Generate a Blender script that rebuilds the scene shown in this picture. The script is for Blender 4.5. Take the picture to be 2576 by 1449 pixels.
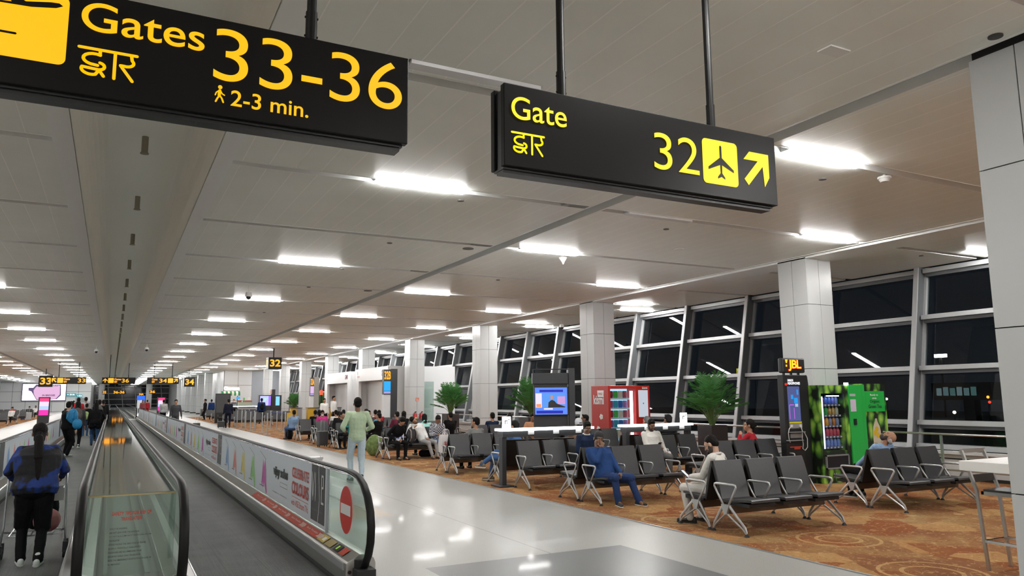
import bpy, math, random
from mathutils import Vector as V, Matrix, Euler
random.seed(7)
C = bpy.context.scene
for _o in list(bpy.data.objects): bpy.data.objects.remove(_o)
# ---------------- camera, world, exposure
F_PX, YAW, PIT, ROL = 1901.56, .4837347, .1432921, -.0081804
cam = bpy.data.objects.new('camera', bpy.data.cameras.new('camera')); C.collection.objects.link(cam)
cam.data.sensor_width = 36; cam.data.lens = F_PX * 36 / 2576; cam.data.clip_end = 800; cam.data.clip_start = .05
_f = V((math.sin(YAW) * math.cos(PIT), math.cos(YAW) * math.cos(PIT), math.sin(PIT)))
_r = V((math.cos(YAW), -math.sin(YAW), 0)); _u = _r.cross(_f)
_c, _s = math.cos(ROL), math.sin(ROL)
_r, _u = _c * _r + _s * _u, -_s * _r + _c * _u
cam.matrix_world = Matrix(((_r.x, _u.x, -_f.x, 0), (_r.y, _u.y, -_f.y, 0), (_r.z, _u.z, -_f.z, 1.7), (0, 0, 0, 1)))
C.camera = cam
w = bpy.data.worlds.new('night'); C.world = w; w.use_nodes = True
w.node_tree.nodes['Background'].inputs[0].default_value = (.006, .0075, .010, 1)
C.view_settings.view_transform = 'Standard'; C.view_settings.look = 'None'; C.view_settings.gamma = 1
C.view_settings.use_curve_mapping = False
C.view_settings.exposure = 0.72
C.cycles.max_bounces = 7; C.cycles.diffuse_bounces = 5; C.cycles.glossy_bounces = 4; C.cycles.transparent_max_bounces = 14
C.cycles.caustics_reflective = False; C.cycles.caustics_refractive = False
C.cycles.sample_clamp_indirect = 4
LAMP = 92.0      # emission of the ceiling strip lights
PI = math.pi
# ---------------- materials
_mc = {}
def M(name, col=(.5, .5, .5), rough=.5, metal=0, emit=0, ecol=None, spec=.5, noise=0, nscale=8, bump=0, coat=0):
    if name in _mc: return _mc[name]
    m = bpy.data.materials.new(name); m.use_nodes = True; nt = m.node_tree; b = nt.nodes['Principled BSDF']
    b.inputs['Base Color'].default_value = (*col, 1); b.inputs['Roughness'].default_value = rough
    b.inputs['Metallic'].default_value = metal; b.inputs['Specular IOR Level'].default_value = spec
    if coat: b.inputs['Coat Weight'].default_value = coat
    if emit:
        b.inputs['Emission Color'].default_value = (*(ecol or col), 1); b.inputs['Emission Strength'].default_value = emit
    if noise or bump:
        tc = nt.nodes.new('ShaderNodeTexCoord'); n = nt.nodes.new('ShaderNodeTexNoise')
        n.inputs['Scale'].default_value = nscale; n.inputs['Detail'].default_value = 4
        nt.links.new(tc.outputs['Object'], n.inputs['Vector'])
        if noise:
            r = nt.nodes.new('ShaderNodeMapRange'); r.inputs['To Min'].default_value = 1 - noise; r.inputs['To Max'].default_value = 1 + noise
            nt.links.new(n.outputs['Fac'], r.inputs['Value'])
            mx = nt.nodes.new('ShaderNodeMix'); mx.data_type = 'RGBA'; mx.blend_type = 'MULTIPLY'; mx.inputs[0].default_value = 1
            mx.inputs[6].default_value = (*col, 1); nt.links.new(r.outputs[0], mx.inputs[7]); nt.links.new(mx.outputs[2], b.inputs['Base Color'])
        if bump:
            bp = nt.nodes.new('ShaderNodeBump'); bp.inputs['Strength'].default_value = bump; bp.inputs['Distance'].default_value = .02
            nt.links.new(n.outputs['Fac'], bp.inputs['Height']); nt.links.new(bp.outputs[0], b.inputs['Normal'])
    _mc[name] = m; return m
def glassmat(name, tint=(.85, .93, .9), ior=1.5, base=0.0, rough=0.0):
    if name in _mc: return _mc[name]
    m = bpy.data.materials.new(name); m.use_nodes = True; nt = m.node_tree
    nt.nodes.remove(nt.nodes['Principled BSDF']); out = nt.nodes['Material Output']
    t = nt.nodes.new('ShaderNodeBsdfTransparent'); t.inputs[0].default_value = (*tint, 1)
    g = nt.nodes.new('ShaderNodeBsdfGlossy'); g.inputs['Roughness'].default_value = rough; g.inputs[0].default_value = (1, 1, 1, 1)
    f0 = ((ior - 1) / (ior + 1)) ** 2 + base
    lw = nt.nodes.new('ShaderNodeLayerWeight'); lw.inputs[0].default_value = .5      # Schlick reflectance, the same from both sides
    pw = nt.nodes.new('ShaderNodeMath'); pw.operation = 'POWER'; pw.inputs[1].default_value = 5
    ad = nt.nodes.new('ShaderNodeMath'); ad.operation = 'MULTIPLY_ADD'; ad.inputs[1].default_value = 1 - f0; ad.inputs[2].default_value = f0; ad.use_clamp = True
    mx = nt.nodes.new('ShaderNodeMixShader')
    nt.links.new(lw.outputs['Facing'], pw.inputs[0]); nt.links.new(pw.outputs[0], ad.inputs[0]); nt.links.new(ad.outputs[0], mx.inputs[0])
    nt.links.new(t.outputs[0], mx.inputs[1]); nt.links.new(g.outputs[0], mx.inputs[2]); nt.links.new(mx.outputs[0], out.inputs[0])
    _mc[name] = m; return m
def nodes_of(m):
    nt = m.node_tree
    def N(t, **kw):
        n = nt.nodes.new('ShaderNode' + t)
        for k, v in kw.items(): setattr(n, k, v)
        return n
    return nt, N, nt.links.new, nt.nodes['Principled BSDF']
def ramp(N, stops, interp='LINEAR'):
    r = N('ValToRGB'); r.color_ramp.interpolation = interp; e = r.color_ramp.elements
    while len(e) < len(stops): e.new(.5)
    for i, (p, c) in enumerate(stops): e[i].position = p; e[i].color = (*c, 1)
    return r
def mathn(N, L, op, a, b=None, c=None):
    n = N('Math', operation=op)
    for i, v in enumerate((a, b, c)):
        if v is None: continue
        if isinstance(v, (int, float)): n.inputs[i].default_value = v
        else: L(v, n.inputs[i])
    return n.outputs[0]
# ---------------- mesh builder
class MB:
    def __init__(s): s.v = []; s.f = []; s.m = []; s.mi = 0
    def add(s, vs, fs):
        b = len(s.v); s.v += [tuple(q) for q in vs]; s.f += [tuple(b + i for i in f) for f in fs]; s.m += [s.mi] * len(fs); return s
    def box(s, x0, x1, y0, y1, z0, z1, R=None, o=(0, 0, 0)):
        vs = [V((x, y, z)) for x in (x0, x1) for y in (y0, y1) for z in (z0, z1)]
        if R is not None: vs = [R @ q + V(o) for q in vs]
        return s.add(vs, [(0, 1, 3, 2), (4, 6, 7, 5), (0, 4, 5, 1), (2, 3, 7, 6), (0, 2, 6, 4), (1, 5, 7, 3)])
    def rings(s, rs, cap=True):
        n = len(rs[0]); vs = [p for r in rs for p in r]; fs = []
        for i in range(len(rs) - 1):
            for j in range(n):
                a = i * n + j; b = i * n + (j + 1) % n; fs.append((a, b, b + n, a + n))
        if cap: fs.append(tuple(range(n - 1, -1, -1))); k = (len(rs) - 1) * n; fs.append(tuple(range(k, k + n)))
        return s.add(vs, fs)
    def tube(s, path, r, n=8, cap=True, ell=None, up=None):
        P = [V(p) for p in path]; rs = []; R = r if isinstance(r, (list, tuple)) else [r] * len(P)
        prev = None
        for i, p in enumerate(P):
            t = (P[min(i + 1, len(P) - 1)] - P[max(i - 1, 0)]).normalized()
            if prev is None:
                a = V(up) if up else (V((0, 0, 1)) if abs(t.z) < .9 else V((1, 0, 0)))
            else: a = prev
            a = (a - t * a.dot(t)).normalized(); prev = a; b = t.cross(a)
            ex, ey = ell or (1, 1)
            rs.append([p + (a * math.cos(q) * ex + b * math.sin(q) * ey) * R[i] for q in [2 * PI * (k + .5) / n for k in range(n)]])
        return s.rings(rs, cap)
    def cyl(s, p0, p1, r, n=12, r1=None): return s.tube([p0, p1], [r, r if r1 is None else r1], n)
    def ell(s, c, r, R=None, n=12, m=8):
        rs = []
        for i in range(m + 1):
            th = PI * (i + .02) / (m + .04); ring = []
            for j in range(n):
                ph = 2 * PI * j / n; q = V((r[0] * math.sin(th) * math.cos(ph), r[1] * math.sin(th) * math.sin(ph), -r[2] * math.cos(th)))
                ring.append((R @ q if R is not None else q) + V(c))
            rs.append(ring)
        return s.rings(rs)
    def caps(s, p0, p1, r0, r1=None, n=10):
        r1 = r0 if r1 is None else r1; p0 = V(p0); p1 = V(p1); t = (p1 - p0)
        t = t.normalized() if t.length > 1e-6 else V((0, 0, 1)); P = []; R = []
        for q in (-80, -50, -20): a = math.radians(q); P.append(p0 + t * r0 * math.sin(a)); R.append(r0 * math.cos(a))
        for q in (20, 50, 80): a = math.radians(q); P.append(p1 + t * r1 * math.sin(a)); R.append(r1 * math.cos(a))
        a = V((0, 0, 1)) if abs(t.z) < .9 else V((1, 0, 0)); a = (a - t * a.dot(t)).normalized(); b = t.cross(a)
        return s.rings([[p + (a * math.cos(x) + b * math.sin(x)) * r for x in [2 * PI * k / n for k in range(n)]] for p, r in zip(P, R)])
    def prism(s, poly, ax, d0, d1):
        """poly in the two axes other than ax, extruded from d0 to d1 along ax"""
        def mk(a, b, d): return {'x': (d, a, b), 'y': (a, d, b), 'z': (a, b, d)}[ax]
        n = len(poly); vs = [mk(a, b, d0) for a, b in poly] + [mk(a, b, d1) for a, b in poly]
        fs = [tuple(range(n)), tuple(range(2 * n - 1, n - 1, -1))] + [(i, i + n, (i + 1) % n + n, (i + 1) % n) for i in range(n)]
        return s.add(vs, fs)
    def quad(s, a, b, c, d): return s.add([a, b, c, d], [(0, 1, 2, 3)])
def build(mb, name, mats, parent=None, world=False, smooth=False, bevel=0, loc=None, mods=None):
    me = bpy.data.meshes.new(name); me.from_pydata(mb.v, [], mb.f)
    if not isinstance(mats, (list, tuple)): mats = [mats]
    for m in mats: me.materials.append(m)
    if len(mats) > 1: me.polygons.foreach_set('material_index', mb.m)
    me.validate(); me.update()
    import bmesh
    bm = bmesh.new(); bm.from_mesh(me); bmesh.ops.recalc_face_normals(bm, faces=bm.faces); bm.to_mesh(me); bm.free()
    if smooth:
        me.polygons.foreach_set('use_smooth', [True] * len(me.polygons))
    o = bpy.data.objects.new(name, me); C.collection.objects.link(o)
    if smooth == 'auto':
        try: me.set_sharp_from_angle(angle=math.radians(40))
        except Exception: pass
    if bevel:
        b = o.modifiers.new('bevel', 'BEVEL'); b.width = bevel; b.segments = 2; b.limit_method = 'ANGLE'
    if parent is not None:
        o.parent = parent
        if world and parent.type == 'EMPTY': o.matrix_parent_inverse = (Matrix.Translation(parent.location) @ parent.rotation_euler.to_matrix().to_4x4()).inverted()
    if loc is not None: o.location = loc
    if mods: mods(o)
    return o
def tag(o, label=None, cat=None, group=None, kind=None):
    if label: o['label'] = label
    if cat: o['category'] = cat
    if group: o['group'] = group
    if kind: o['kind'] = kind
    return o
def root(name, label, cat, loc=(0, 0, 0), rz=0, group=None):
    o = bpy.data.objects.new(name, None); C.collection.objects.link(o); o.empty_display_size = .1
    o.location = loc; o.rotation_euler = (0, 0, rz); return tag(o, label, cat, group)
def struct(mb, name, mats, parent=None, **k):
    o = build(mb, name, mats, parent, **k)
    if parent is None: o['kind'] = 'structure'
    return o
def copy_tree(o, loc=None, rz=None, label=None, group=None, parent=None):
    c = o.copy(); C.collection.objects.link(c); c.parent = parent
    if loc is not None: c.location = loc
    if rz is not None: c.rotation_euler = (0, 0, rz)
    if label: c['label'] = label
    if group: c['group'] = group
    for ch in [q for q in o.children]: copy_tree(ch, parent=c)
    return c
_fonts = {}
def text_mb(s, w=None, h=None, depth=.004, bold=0, spacing=1.0, shear=0, res=3):
    """text as geometry in the x-z plane, left bottom at the origin, scaled to w and or h; front faces -y"""
    cu = bpy.data.curves.new('t', 'FONT'); cu.body = s; cu.offset = bold; cu.space_character = spacing; cu.resolution_u = res; cu.shear = shear
    o = bpy.data.objects.new('t', cu); C.collection.objects.link(o)
    dg = bpy.context.evaluated_depsgraph_get(); me = bpy.data.meshes.new_from_object(o.evaluated_get(dg))
    mb = MB()
    if len(me.vertices):
        xs = [q.co.x for q in me.vertices]; ys = [q.co.y for q in me.vertices]
        x0, x1, y0, y1 = min(xs), max(xs), min(ys), max(ys)
        sx = (w / (x1 - x0)) if w else None; sy = (h / (y1 - y0)) if h else None
        sx = sx or sy; sy = sy or sx
        mb.add([((q.co.x - x0) * sx, -depth, (q.co.y - y0) * sy) for q in me.vertices], [tuple(p.vertices) for p in me.polygons])
        mb.W = (x1 - x0) * sx; mb.H = (y1 - y0) * sy
    bpy.data.objects.remove(o); bpy.data.curves.remove(cu); bpy.data.meshes.remove(me)
    return mb
def place(mb, T):
    mb.v = [tuple(T @ V(q)) for q in mb.v]; return mb
def on_y(x, y, z): return Matrix.Translation((x, y, z))                                   # reads along +x, faces -y
def on_x(x, y, z): return Matrix.Translation((x, y, z)) @ Matrix.Rotation(-PI / 2, 4, 'Z')  # reads along -y, faces -x
# common materials
WHITE = M('white_panel', (.70, .71, .72), .28)
ALU = M('brushed_aluminium', (.52, .53, .54), .3, .85)
CHROME = M('chrome', (.75, .75, .75), .08, 1)
BLACK = M('black_satin', (.012, .012, .013), .35)
BLACKM = M('black_matte', (.01, .01, .01), .7)
STEEL = M('stainless', (.50, .49, .47), .28, .9)
YEL = M('sign_yellow_light', (.05, .03, .0), .4, emit=.72, ecol=(1, .47, .0))
YELB = M('sign_yellow_bright', (.05, .04, .0), .4, emit=.80, ecol=(1, .69, .0))
# ================= the setting =================
ZC = 4.58; YEND = 165.0; YB = -17.0
XC = .19                                   # axis of the corridor
def mx(x): return 2 * XC - x               # mirror about the axis
# floor: terrazzo with darker insets and thin joints
TER = M('terrazzo', (.5, .49, .47), .12)
nt, N, L, b = nodes_of(TER)
geo = N('NewGeometry'); sep = N('SeparateXYZ'); L(geo.outputs['Position'], sep.inputs[0]); X_, Y_ = sep.outputs[0], sep.outputs[1]
n1 = N('TexNoise'); n1.inputs['Scale'].default_value = 140; L(geo.outputs['Position'], n1.inputs['Vector'])
n2 = N('TexNoise'); n2.inputs['Scale'].default_value = .6; L(geo.outputs['Position'], n2.inputs['Vector'])
r1 = ramp(N, [(.35, (.285, .285, .268)), (.5, (.34, .34, .322)), (.7, (.39, .39, .368))]); L(n1.outputs['Fac'], r1.inputs[0])
def inbox(x0, x1, y0, y1):
    a = mathn(N, L, 'MULTIPLY', mathn(N, L, 'GREATER_THAN', X_, x0), mathn(N, L, 'LESS_THAN', X_, x1))
    return mathn(N, L, 'MULTIPLY', a, mathn(N, L, 'MULTIPLY', mathn(N, L, 'GREATER_THAN', Y_, y0), mathn(N, L, 'LESS_THAN', Y_, y1)))
def mixc(fac, A, B, blend='MIX'):
    m = N('Mix', data_type='RGBA', blend_type=blend); L(fac, m.inputs[0]) if not isinstance(fac, float) else setattr(m.inputs[0], 'default_value', fac)
    for s_, i in ((A, 6), (B, 7)):
        if isinstance(s_, tuple): m.inputs[i].default_value = (*s_, 1)
        else: L(s_, m.inputs[i])
    return m.outputs[2]
col = r1.outputs[0]
dark = mixc(.75, col, (.10, .105, .115)); beige = mixc(.7, col, (.42, .34, .24))
col = mixc(inbox(2.9, 5.3, 4.9, 7.45), col, dark)
for yy in (23.2, 39.4, 55.6): col = mixc(inbox(2.9, 5.3, yy, yy + 2.6), col, dark)
for yy in (10.9, 27, 43): col = mixc(inbox(2.3, 3.76, yy, yy + 1.25), col, beige)
jx = mathn(N, L, 'LESS_THAN', mathn(N, L, 'ABSOLUTE', mathn(N, L, 'SUBTRACT', X_, 4.365)), .006)
jy = mathn(N, L, 'LESS_THAN', mathn(N, L, 'ABSOLUTE', mathn(N, L, 'SUBTRACT', mathn(N, L, 'PINGPONG', Y_, 2.68), 0.0)), .003)
col = mixc(mathn(N, L, 'MAXIMUM', jx, mathn(N, L, 'MULTIPLY', jy, .35)), col, (.16, .15, .14))
L(col, b.inputs['Base Color']); b.inputs['Specular IOR Level'].default_value = .05; b.inputs['Coat Weight'].default_value = .045; b.inputs['Coat Roughness'].default_value = .05
rr = N('MapRange'); rr.inputs['To Min'].default_value = .26; rr.inputs['To Max'].default_value = .34; L(n2.outputs['Fac'], rr.inputs['Value']); L(rr.outputs[0], b.inputs['Roughness'])
m = MB(); m.box(-6.07, 6.45, YB, YEND, -.1, 0); m.box(-16, 18, 81, YEND, -.1, -.004)
struct(m, 'floor', TER)
# carpet
CAR = M('patterned_carpet', (.4, .2, .08), .95, spec=.1)
nt, N, L, b = nodes_of(CAR)
geo = N('NewGeometry'); mp = N('Mapping'); L(geo.outputs['Position'], mp.inputs['Vector']); P_ = mp.outputs[0]
def noise(sc, det=3, vec=None, dist=0):
    n = N('TexNoise'); n.inputs['Scale'].default_value = sc; n.inputs['Detail'].default_value = det; n.inputs['Distortion'].default_value = dist
    L(vec or P_, n.inputs['Vector']); return n.outputs['Fac']
base = ramp(N, [(.30, (.165, .065, .027)), (.45, (.205, .09, .04)), (.56, (.24, .125, .052)), (.72, (.28, .185, .085))]); L(noise(.8, 5, dist=1.2), base.inputs[0])
def mixc(fac, A, B, blend='MIX'):
    m = N('Mix', data_type='RGBA', blend_type=blend); L(fac, m.inputs[0]) if not isinstance(fac, float) else setattr(m.inputs[0], 'default_value', fac)
    for s_, i in ((A, 6), (B, 7)):
        if isinstance(s_, tuple): m.inputs[i].default_value = (*s_, 1)
        else: L(s_, m.inputs[i])
    return m.outputs[2]
col = base.outputs[0]
mp2 = N('Mapping'); mp2.inputs['Rotation'].default_value = (0, 0, .5); L(geo.outputs['Position'], mp2.inputs['Vector'])
br = N('TexVoronoi', distance='CHEBYCHEV'); br.inputs['Scale'].default_value = 1.7; L(mp2.outputs[0], br.inputs['Vector'])
bsep = N('SeparateColor'); L(br.outputs['Color'], bsep.inputs[0])
col = mixc(mathn(N, L, 'MULTIPLY', mathn(N, L, 'GREATER_THAN', bsep.outputs[0], .62), .65), col, (.20, .055, .016))
col = mixc(mathn(N, L, 'MULTIPLY', mathn(N, L, 'LESS_THAN', bsep.outputs[1], .22), .5), col, (.42, .25, .10))
vo = N('TexVoronoi'); vo.inputs['Scale'].default_value = .62; L(P_, vo.inputs['Vector']); D_ = vo.outputs['Distance']
ring = mathn(N, L, 'LESS_THAN', mathn(N, L, 'ABSOLUTE', mathn(N, L, 'SUBTRACT', mathn(N, L, 'PINGPONG', D_, .12), .06)), .012)
ring = mathn(N, L, 'MULTIPLY', ring, mathn(N, L, 'LESS_THAN', D_, .40))
col = mixc(mathn(N, L, 'MULTIPLY', ring, .6), col, (.45, .29, .13))
vs = N('TexVoronoi'); vs.inputs['Scale'].default_value = 1.1; L(P_, vs.inputs['Vector'])
col = mixc(mathn(N, L, 'MULTIPLY', mathn(N, L, 'LESS_THAN', vs.outputs['Distance'], .13), .75), col, (.42, .29, .14))
bsc = noise(9, 6, dist=2.2); col = mixc(mathn(N, L, 'MULTIPLY', mathn(N, L, 'GREATER_THAN', bsc, .60), .45), col, (.46, .30, .14))
col = mixc(mathn(N, L, 'MULTIPLY', mathn(N, L, 'LESS_THAN', bsc, .40), .4), col, (.16, .06, .02))
fine = N('MapRange'); fine.inputs['To Min'].default_value = .75; fine.inputs['To Max'].default_value = 1.25; L(noise(160, 2), fine.inputs['Value'])
col = mixc(1.0, col, fine.outputs[0], 'MULTIPLY')
L(col, b.inputs['Base Color'])
m = MB(); m.box(6.45, 15.9, YB, 81.9, -.1, .008); m.box(-15.2, -6.07, YB, 105, -.1, .008); struct(m, 'floor_carpet', CAR)
m = MB(); m.box(6.435, 6.455, YB, 81.9, 0, .012); m.box(-6.075, -6.055, YB, 105, 0, .012); struct(m, 'trim_1', ALU)
# ceiling
CEI = M('ceiling_panel', (.60, .58, .535), .36, spec=.35)
nt, N, L, b = nodes_of(CEI)
geo = N('NewGeometry'); sep = N('SeparateXYZ'); L(geo.outputs['Position'], sep.inputs[0])
ln = mathn(N, L, 'LESS_THAN', mathn(N, L, 'PINGPONG', mathn(N, L, 'ADD', sep.outputs[0], .04), .16), .006)
n2 = N('TexNoise'); n2.inputs['Scale'].default_value = 1.3; L(geo.outputs['Position'], n2.inputs['Vector'])
r1 = ramp(N, [(.3, (.82, .845, .80)), (.7, (.86, .885, .84))]); L(n2.outputs['Fac'], r1.inputs[0])
col = mixc.__call__(1.0, r1.outputs[0], r1.outputs[0]) if False else None
mxn = N('Mix', data_type='RGBA'); L(ln, mxn.inputs[0]); L(r1.outputs[0], mxn.inputs[6]); mxn.inputs[7].default_value = (1, 1, .97, 1); L(mxn.outputs[2], b.inputs['Base Color'])
TRIM = M('ceiling_trim', (.86, .88, .87), .4); GRO = M('ceiling_groove', (.42, .43, .43), .6); RECD = M('recess_dark', (.02, .02, .02), .8)
G0, GP, GW = 9.5, 3.3333, .17
ks = list(range(-7, 47))
def bays(x0, x1, y_end=YEND):
    for k in ks:
        y0 = G0 + k * GP + GW / 2; y1 = y0 + GP - GW
        if y0 > y_end: break
        m.box(x0, x1, y0, min(y1, y_end), ZC, ZC + .05)
m = MB()
for sx in (lambda x: x, mx):
    for a, bb, e in ((1.13, 6.33, YEND), (6.60, 12.62, YEND), (13.54, 16.42, 82)):
        x0, x1 = sorted((sx(a), sx(bb))); bays(x0, x1, e)
struct(m, 'ceiling', CEI)
m = MB()
m.box(-17, -.74, YB, YEND, ZC + .10, ZC + .2); m.box(1.12, 16.5, YB, YEND, ZC + .10, ZC + .2)
m.box(-30, -.6, YB, YEND, ZC + .22, ZC + .3); m.box(1, 16.5, YB, YEND, ZC + .22, ZC + .3)
struct(m, 'ceiling_recess', GRO)
m = MB()   # flanges of the channel, light bars along the seams and over the columns
for sx in (lambda x: x, mx):
    for a, bb, z0, z1 in ((.93, 1.13, ZC - .02, ZC + .1), (6.31, 6.345, ZC - .004, ZC + .1), (6.585, 6.62, ZC - .004, ZC + .1), (12.62, 12.66, ZC - .01, ZC + .1), (13.50, 13.54, ZC - .01, ZC + .1)):
        x0, x1 = sorted((sx(a), sx(bb))); m.box(x0, x1, YB, YEND, z0, z1)
    x0, x1 = sorted((sx(12.71), sx(13.45))); m.box(x0, x1, YB, 140, ZC - .05, ZC + .1)
    for k in ks:
        yc = G0 + k * GP
        for a, bb in ((1.13, 6.33), (6.6, 12.6)):
            x0, x1 = sorted((sx(a), sx(bb)))
            m.box(x0, x1, yc - GW / 2 - .012, yc - GW / 2 + .006, ZC - .004, ZC + .1); m.box(x0, x1, yc + GW / 2 - .006, yc + GW / 2 + .012, ZC - .004, ZC + .1)
struct(m, 'trim_2', TRIM)
m = MB(); prof = []   # raised channel with coved sides
for i in range(9): a = PI / 2 * i / 8; prof.append((.93 - .30 * (1 - math.cos(a)), 4.90 + .28 * math.sin(a)))
prof = [(.93, ZC)] + prof; prof = [(x - .006, z) for x, z in prof]; prof = prof + [(2 * XC - x, z) for x, z in prof[::-1]]
seg = [YB, 6.17, 9.5, 12.83, 16.17, 19.5, 26.17, 36.17, 52.8, 80, 120, YEND]
for i in range(len(seg) - 1):
    a, bb = seg[i], seg[i + 1]
    for (x0, z0), (x1, z1) in zip(prof[:-1], prof[1:]): m.quad((x0, a, z0), (x1, a, z1), (x1, bb, z1), (x0, bb, z0))
struct(m, 'ceiling_channel', M('channel_panel', (.92, .925, .87), .5, spec=.25))
m = MB(); m.box(-1, 1.4, YB, YEND, 5.2, 5.3); struct(m, 'ceiling_cover', RECD)
# outer walls that close the room
WALL = M('wall_panel', (.62, .63, .64), .35)
m = MB(); m.box(-15.5, -15.2, YB, 140, 0, ZC + .1); struct(m, 'wall_left', WALL)
m = MB(); m.box(-17, 17.5, YB - .2, YB, 0, ZC + .3); struct(m, 'wall_back', WALL)
def panel_wall(name, x0, x1, y, z0, z1, px=1.5, pz=1.3, gap=.012):
    m = MB(); m.mi = 1; m.box(x0, x1, y + .02, y + .3, z0, z1); m.mi = 0
    nx = max(1, round((x1 - x0) / px)); nz = max(1, round((z1 - z0) / pz))
    for i in range(nx):
        for j in range(nz):
            m.box(x0 + (x1 - x0) * i / nx + gap, x0 + (x1 - x0) * (i + 1) / nx - gap, y, y + .05, z0 + (z1 - z0) * j / nz + gap, z0 + (z1 - z0) * (j + 1) / nz - gap)
    return struct(m, name, [WHITE, RECD])
panel_wall('wall_far_left', -15.4, -3.0, 140, 0, ZC + .1, 1.9, 1.4, .02)
panel_wall('wall_far_right', 9.9, 16, 140, 0, ZC + .1, 1.9, 1.4, .02)
m = MB(); m.box(-3.3, -3.0, 140.3, YEND, 0, ZC + .1); struct(m, 'wall_inner_left', WALL)
m = MB(); m.box(9.9, 10.2, 140.3, YEND, 0, ZC + .1); struct(m, 'wall_inner_right', WALL)
# white block with the coffee counter in front, and everything behind it
panel_wall('wall_block', 10.0, 12.7, 82, 0, ZC + .1, 1.35, 1.4, .015)
m = MB(); m.box(12.7, 16.6, 82, 82.3, 0, ZC + .1); struct(m, 'wall_block_grey', M('grey_panel', (.33, .36, .40), .4))
m = MB(); m.box(10.0, 10.2, 82.3, 140, 0, ZC + .1); struct(m, 'wall_block_side', WALL)
# columns
COLW = M('column_panel', (.475, .485, .485), .3)
def column(x0, y0, s=.75):
    m = MB(); g = .005
    m.mi = 1; m.box(x0 + .02, x0 + s - .02, y0 + .02, y0 + s - .02, 0, ZC + .05); m.mi = 0
    zs = [.12, .9, 2.23, 3.57, ZC - .02]
    for i in range(4):
        z0, z1 = zs[i] + g, zs[i + 1] - g
        for a, bb in ((0, s / 2), (s / 2, s)):
            xa_ = x0 + (a + g if a else .032); xb2 = x0 + (bb - .032 if a else bb - g)
            m.box(xa_, xb2, y0, y0 + .028, z0, z1); m.box(xa_, xb2, y0 + s - .028, y0 + s, z0, z1)
            m.box(x0, x0 + .03, y0 + a + (g if a else .0), y0 + bb - (0 if a else g), z0, z1); m.box(x0 + s - .03, x0 + s, y0 + a + (g if a else 0), y0 + bb - (0 if a else g), z0, z1)
    return struct(m, 'column', [COLW, RECD])
for k in range(-3, 9):
    column(12.71, 10.96 + 7.98 * k)
    if k > 3: column(mx(13.46), 10.96 + 7.98 * k)
column(6.44, 2.92)
for k in range(6): column(8.9, 89 + 8 * k)
column(-2.1, 152, .95); column(5.4, 152, .95)
# slanted night window wall
XW0, LEAN = 15.75, .19
def xw(z): return XW0 + LEAN * z
WF = M('window_frame', (.46, .47, .48), .4, .3); WFD = M('window_frame_web', (.10, .105, .11), .45)
NG = glassmat('night_glass', (.5, .55, .55), 1.4)
YM = [10.9 + 2.66 * k for k in range(-10, 28)]
zs = [.58, 1.08, 2.27, 3.42, 4.5]
m = MB(); z1 = 5.3
for y in YM:
    def slab(dx0, dx1, w0, mi):
        m.mi = mi
        q = [(xw(0) + dx0, 0), (xw(0) + dx1, 0), (xw(z1) + dx1, z1), (xw(z1) + dx0, z1)]
        m.prism(q, 'y', y - w0, y + w0)
    slab(-.36, -.33, .055, 0); slab(-.33, -.06, .012, 1); slab(-.06, .04, .07, 0)
m.mi = 0
for z in zs:
    for a, bb in zip(YM[:-1], YM[1:]):
        x = xw(z); m.prism([(x - .2, z - .05), (x + .03, z - .05), (x + .04, z + .05), (x - .19, z + .05)], 'y', a + .07, bb - .055)
        m.mi = 1; m.box(x - .12, x + .03, a + .07, bb - .07, z - .13, z - .05); m.mi = 0
wf = struct(m, 'window_1', [WF, WFD])
m = MB()
for a, bb in zip(YM[:-1], YM[1:]):
    for z0, z2 in zip(zs, zs[1:] + [5.2]):
        m.quad((xw(z0), a + .07, z0), (xw(z0), bb - .07, z0), (xw(z2), bb - .07, z2), (xw(z2), a + .07, z2))
build(m, 'window_pane', NG, wf)
m = MB(); m.box(15.0, 15.9, YB, 82, 0, .5); m.box(14.9, 15.02, YB, 82, .5, .56); struct(m, 'window_sill', M('sill_white', (.6, .61, .62), .4))
m = MB(); m.box(14.985, 14.998, YB, 82, 0, .07); m.box(14.985, 14.998, YB, 82, .40, .42); struct(m, 'baseboard_right', BLACKM)
m = MB(); m.box(16.4, 16.5, YB, 82, ZC, 6); m.box(16.42, 18, YB, 82, 5.3, 5.4); struct(m, 'wall_right', RECD)
m = MB(); m.box(16.6, 120, -60, 260, -1.2, -1.1); struct(m, 'ground', M('apron', (.03, .03, .032), .6))
# end wall windows
m = MB(); z1 = ZC
xe = [-2.6 + 2.3 * i for i in range(6)]
for i, x in enumerate(xe): m.prism([(x - .06, 0), (x + .06, 0), (x + .06 - .5, z1), (x - .06 - .5, z1)], 'y', YEND - .3, YEND - .1)
for z in (.9, 1.9, 3.0, 4.1): m.box(-3, 9.9, YEND - .25, YEND - .1, z - .06, z + .06)
we = struct(m, 'window_2', M('end_frame', (.30, .31, .32), .4))
m = MB(); m.box(-3, 9.9, YEND - .02, YEND, 0, ZC); build(m, 'window_pane', M('end_glass', (.01, .012, .016), .1, spec=.15), we)
m = MB(); m.box(-3, 9.9, YEND - .4, YEND - .3, 0, .35); struct(m, 'window_sill_far', M('sill_grey', (.3, .32, .33), .4))
m = MB(); m.box(-17, 17, YEND, YEND + .2, 0, 5.3); struct(m, 'wall_front', RECD)

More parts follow.
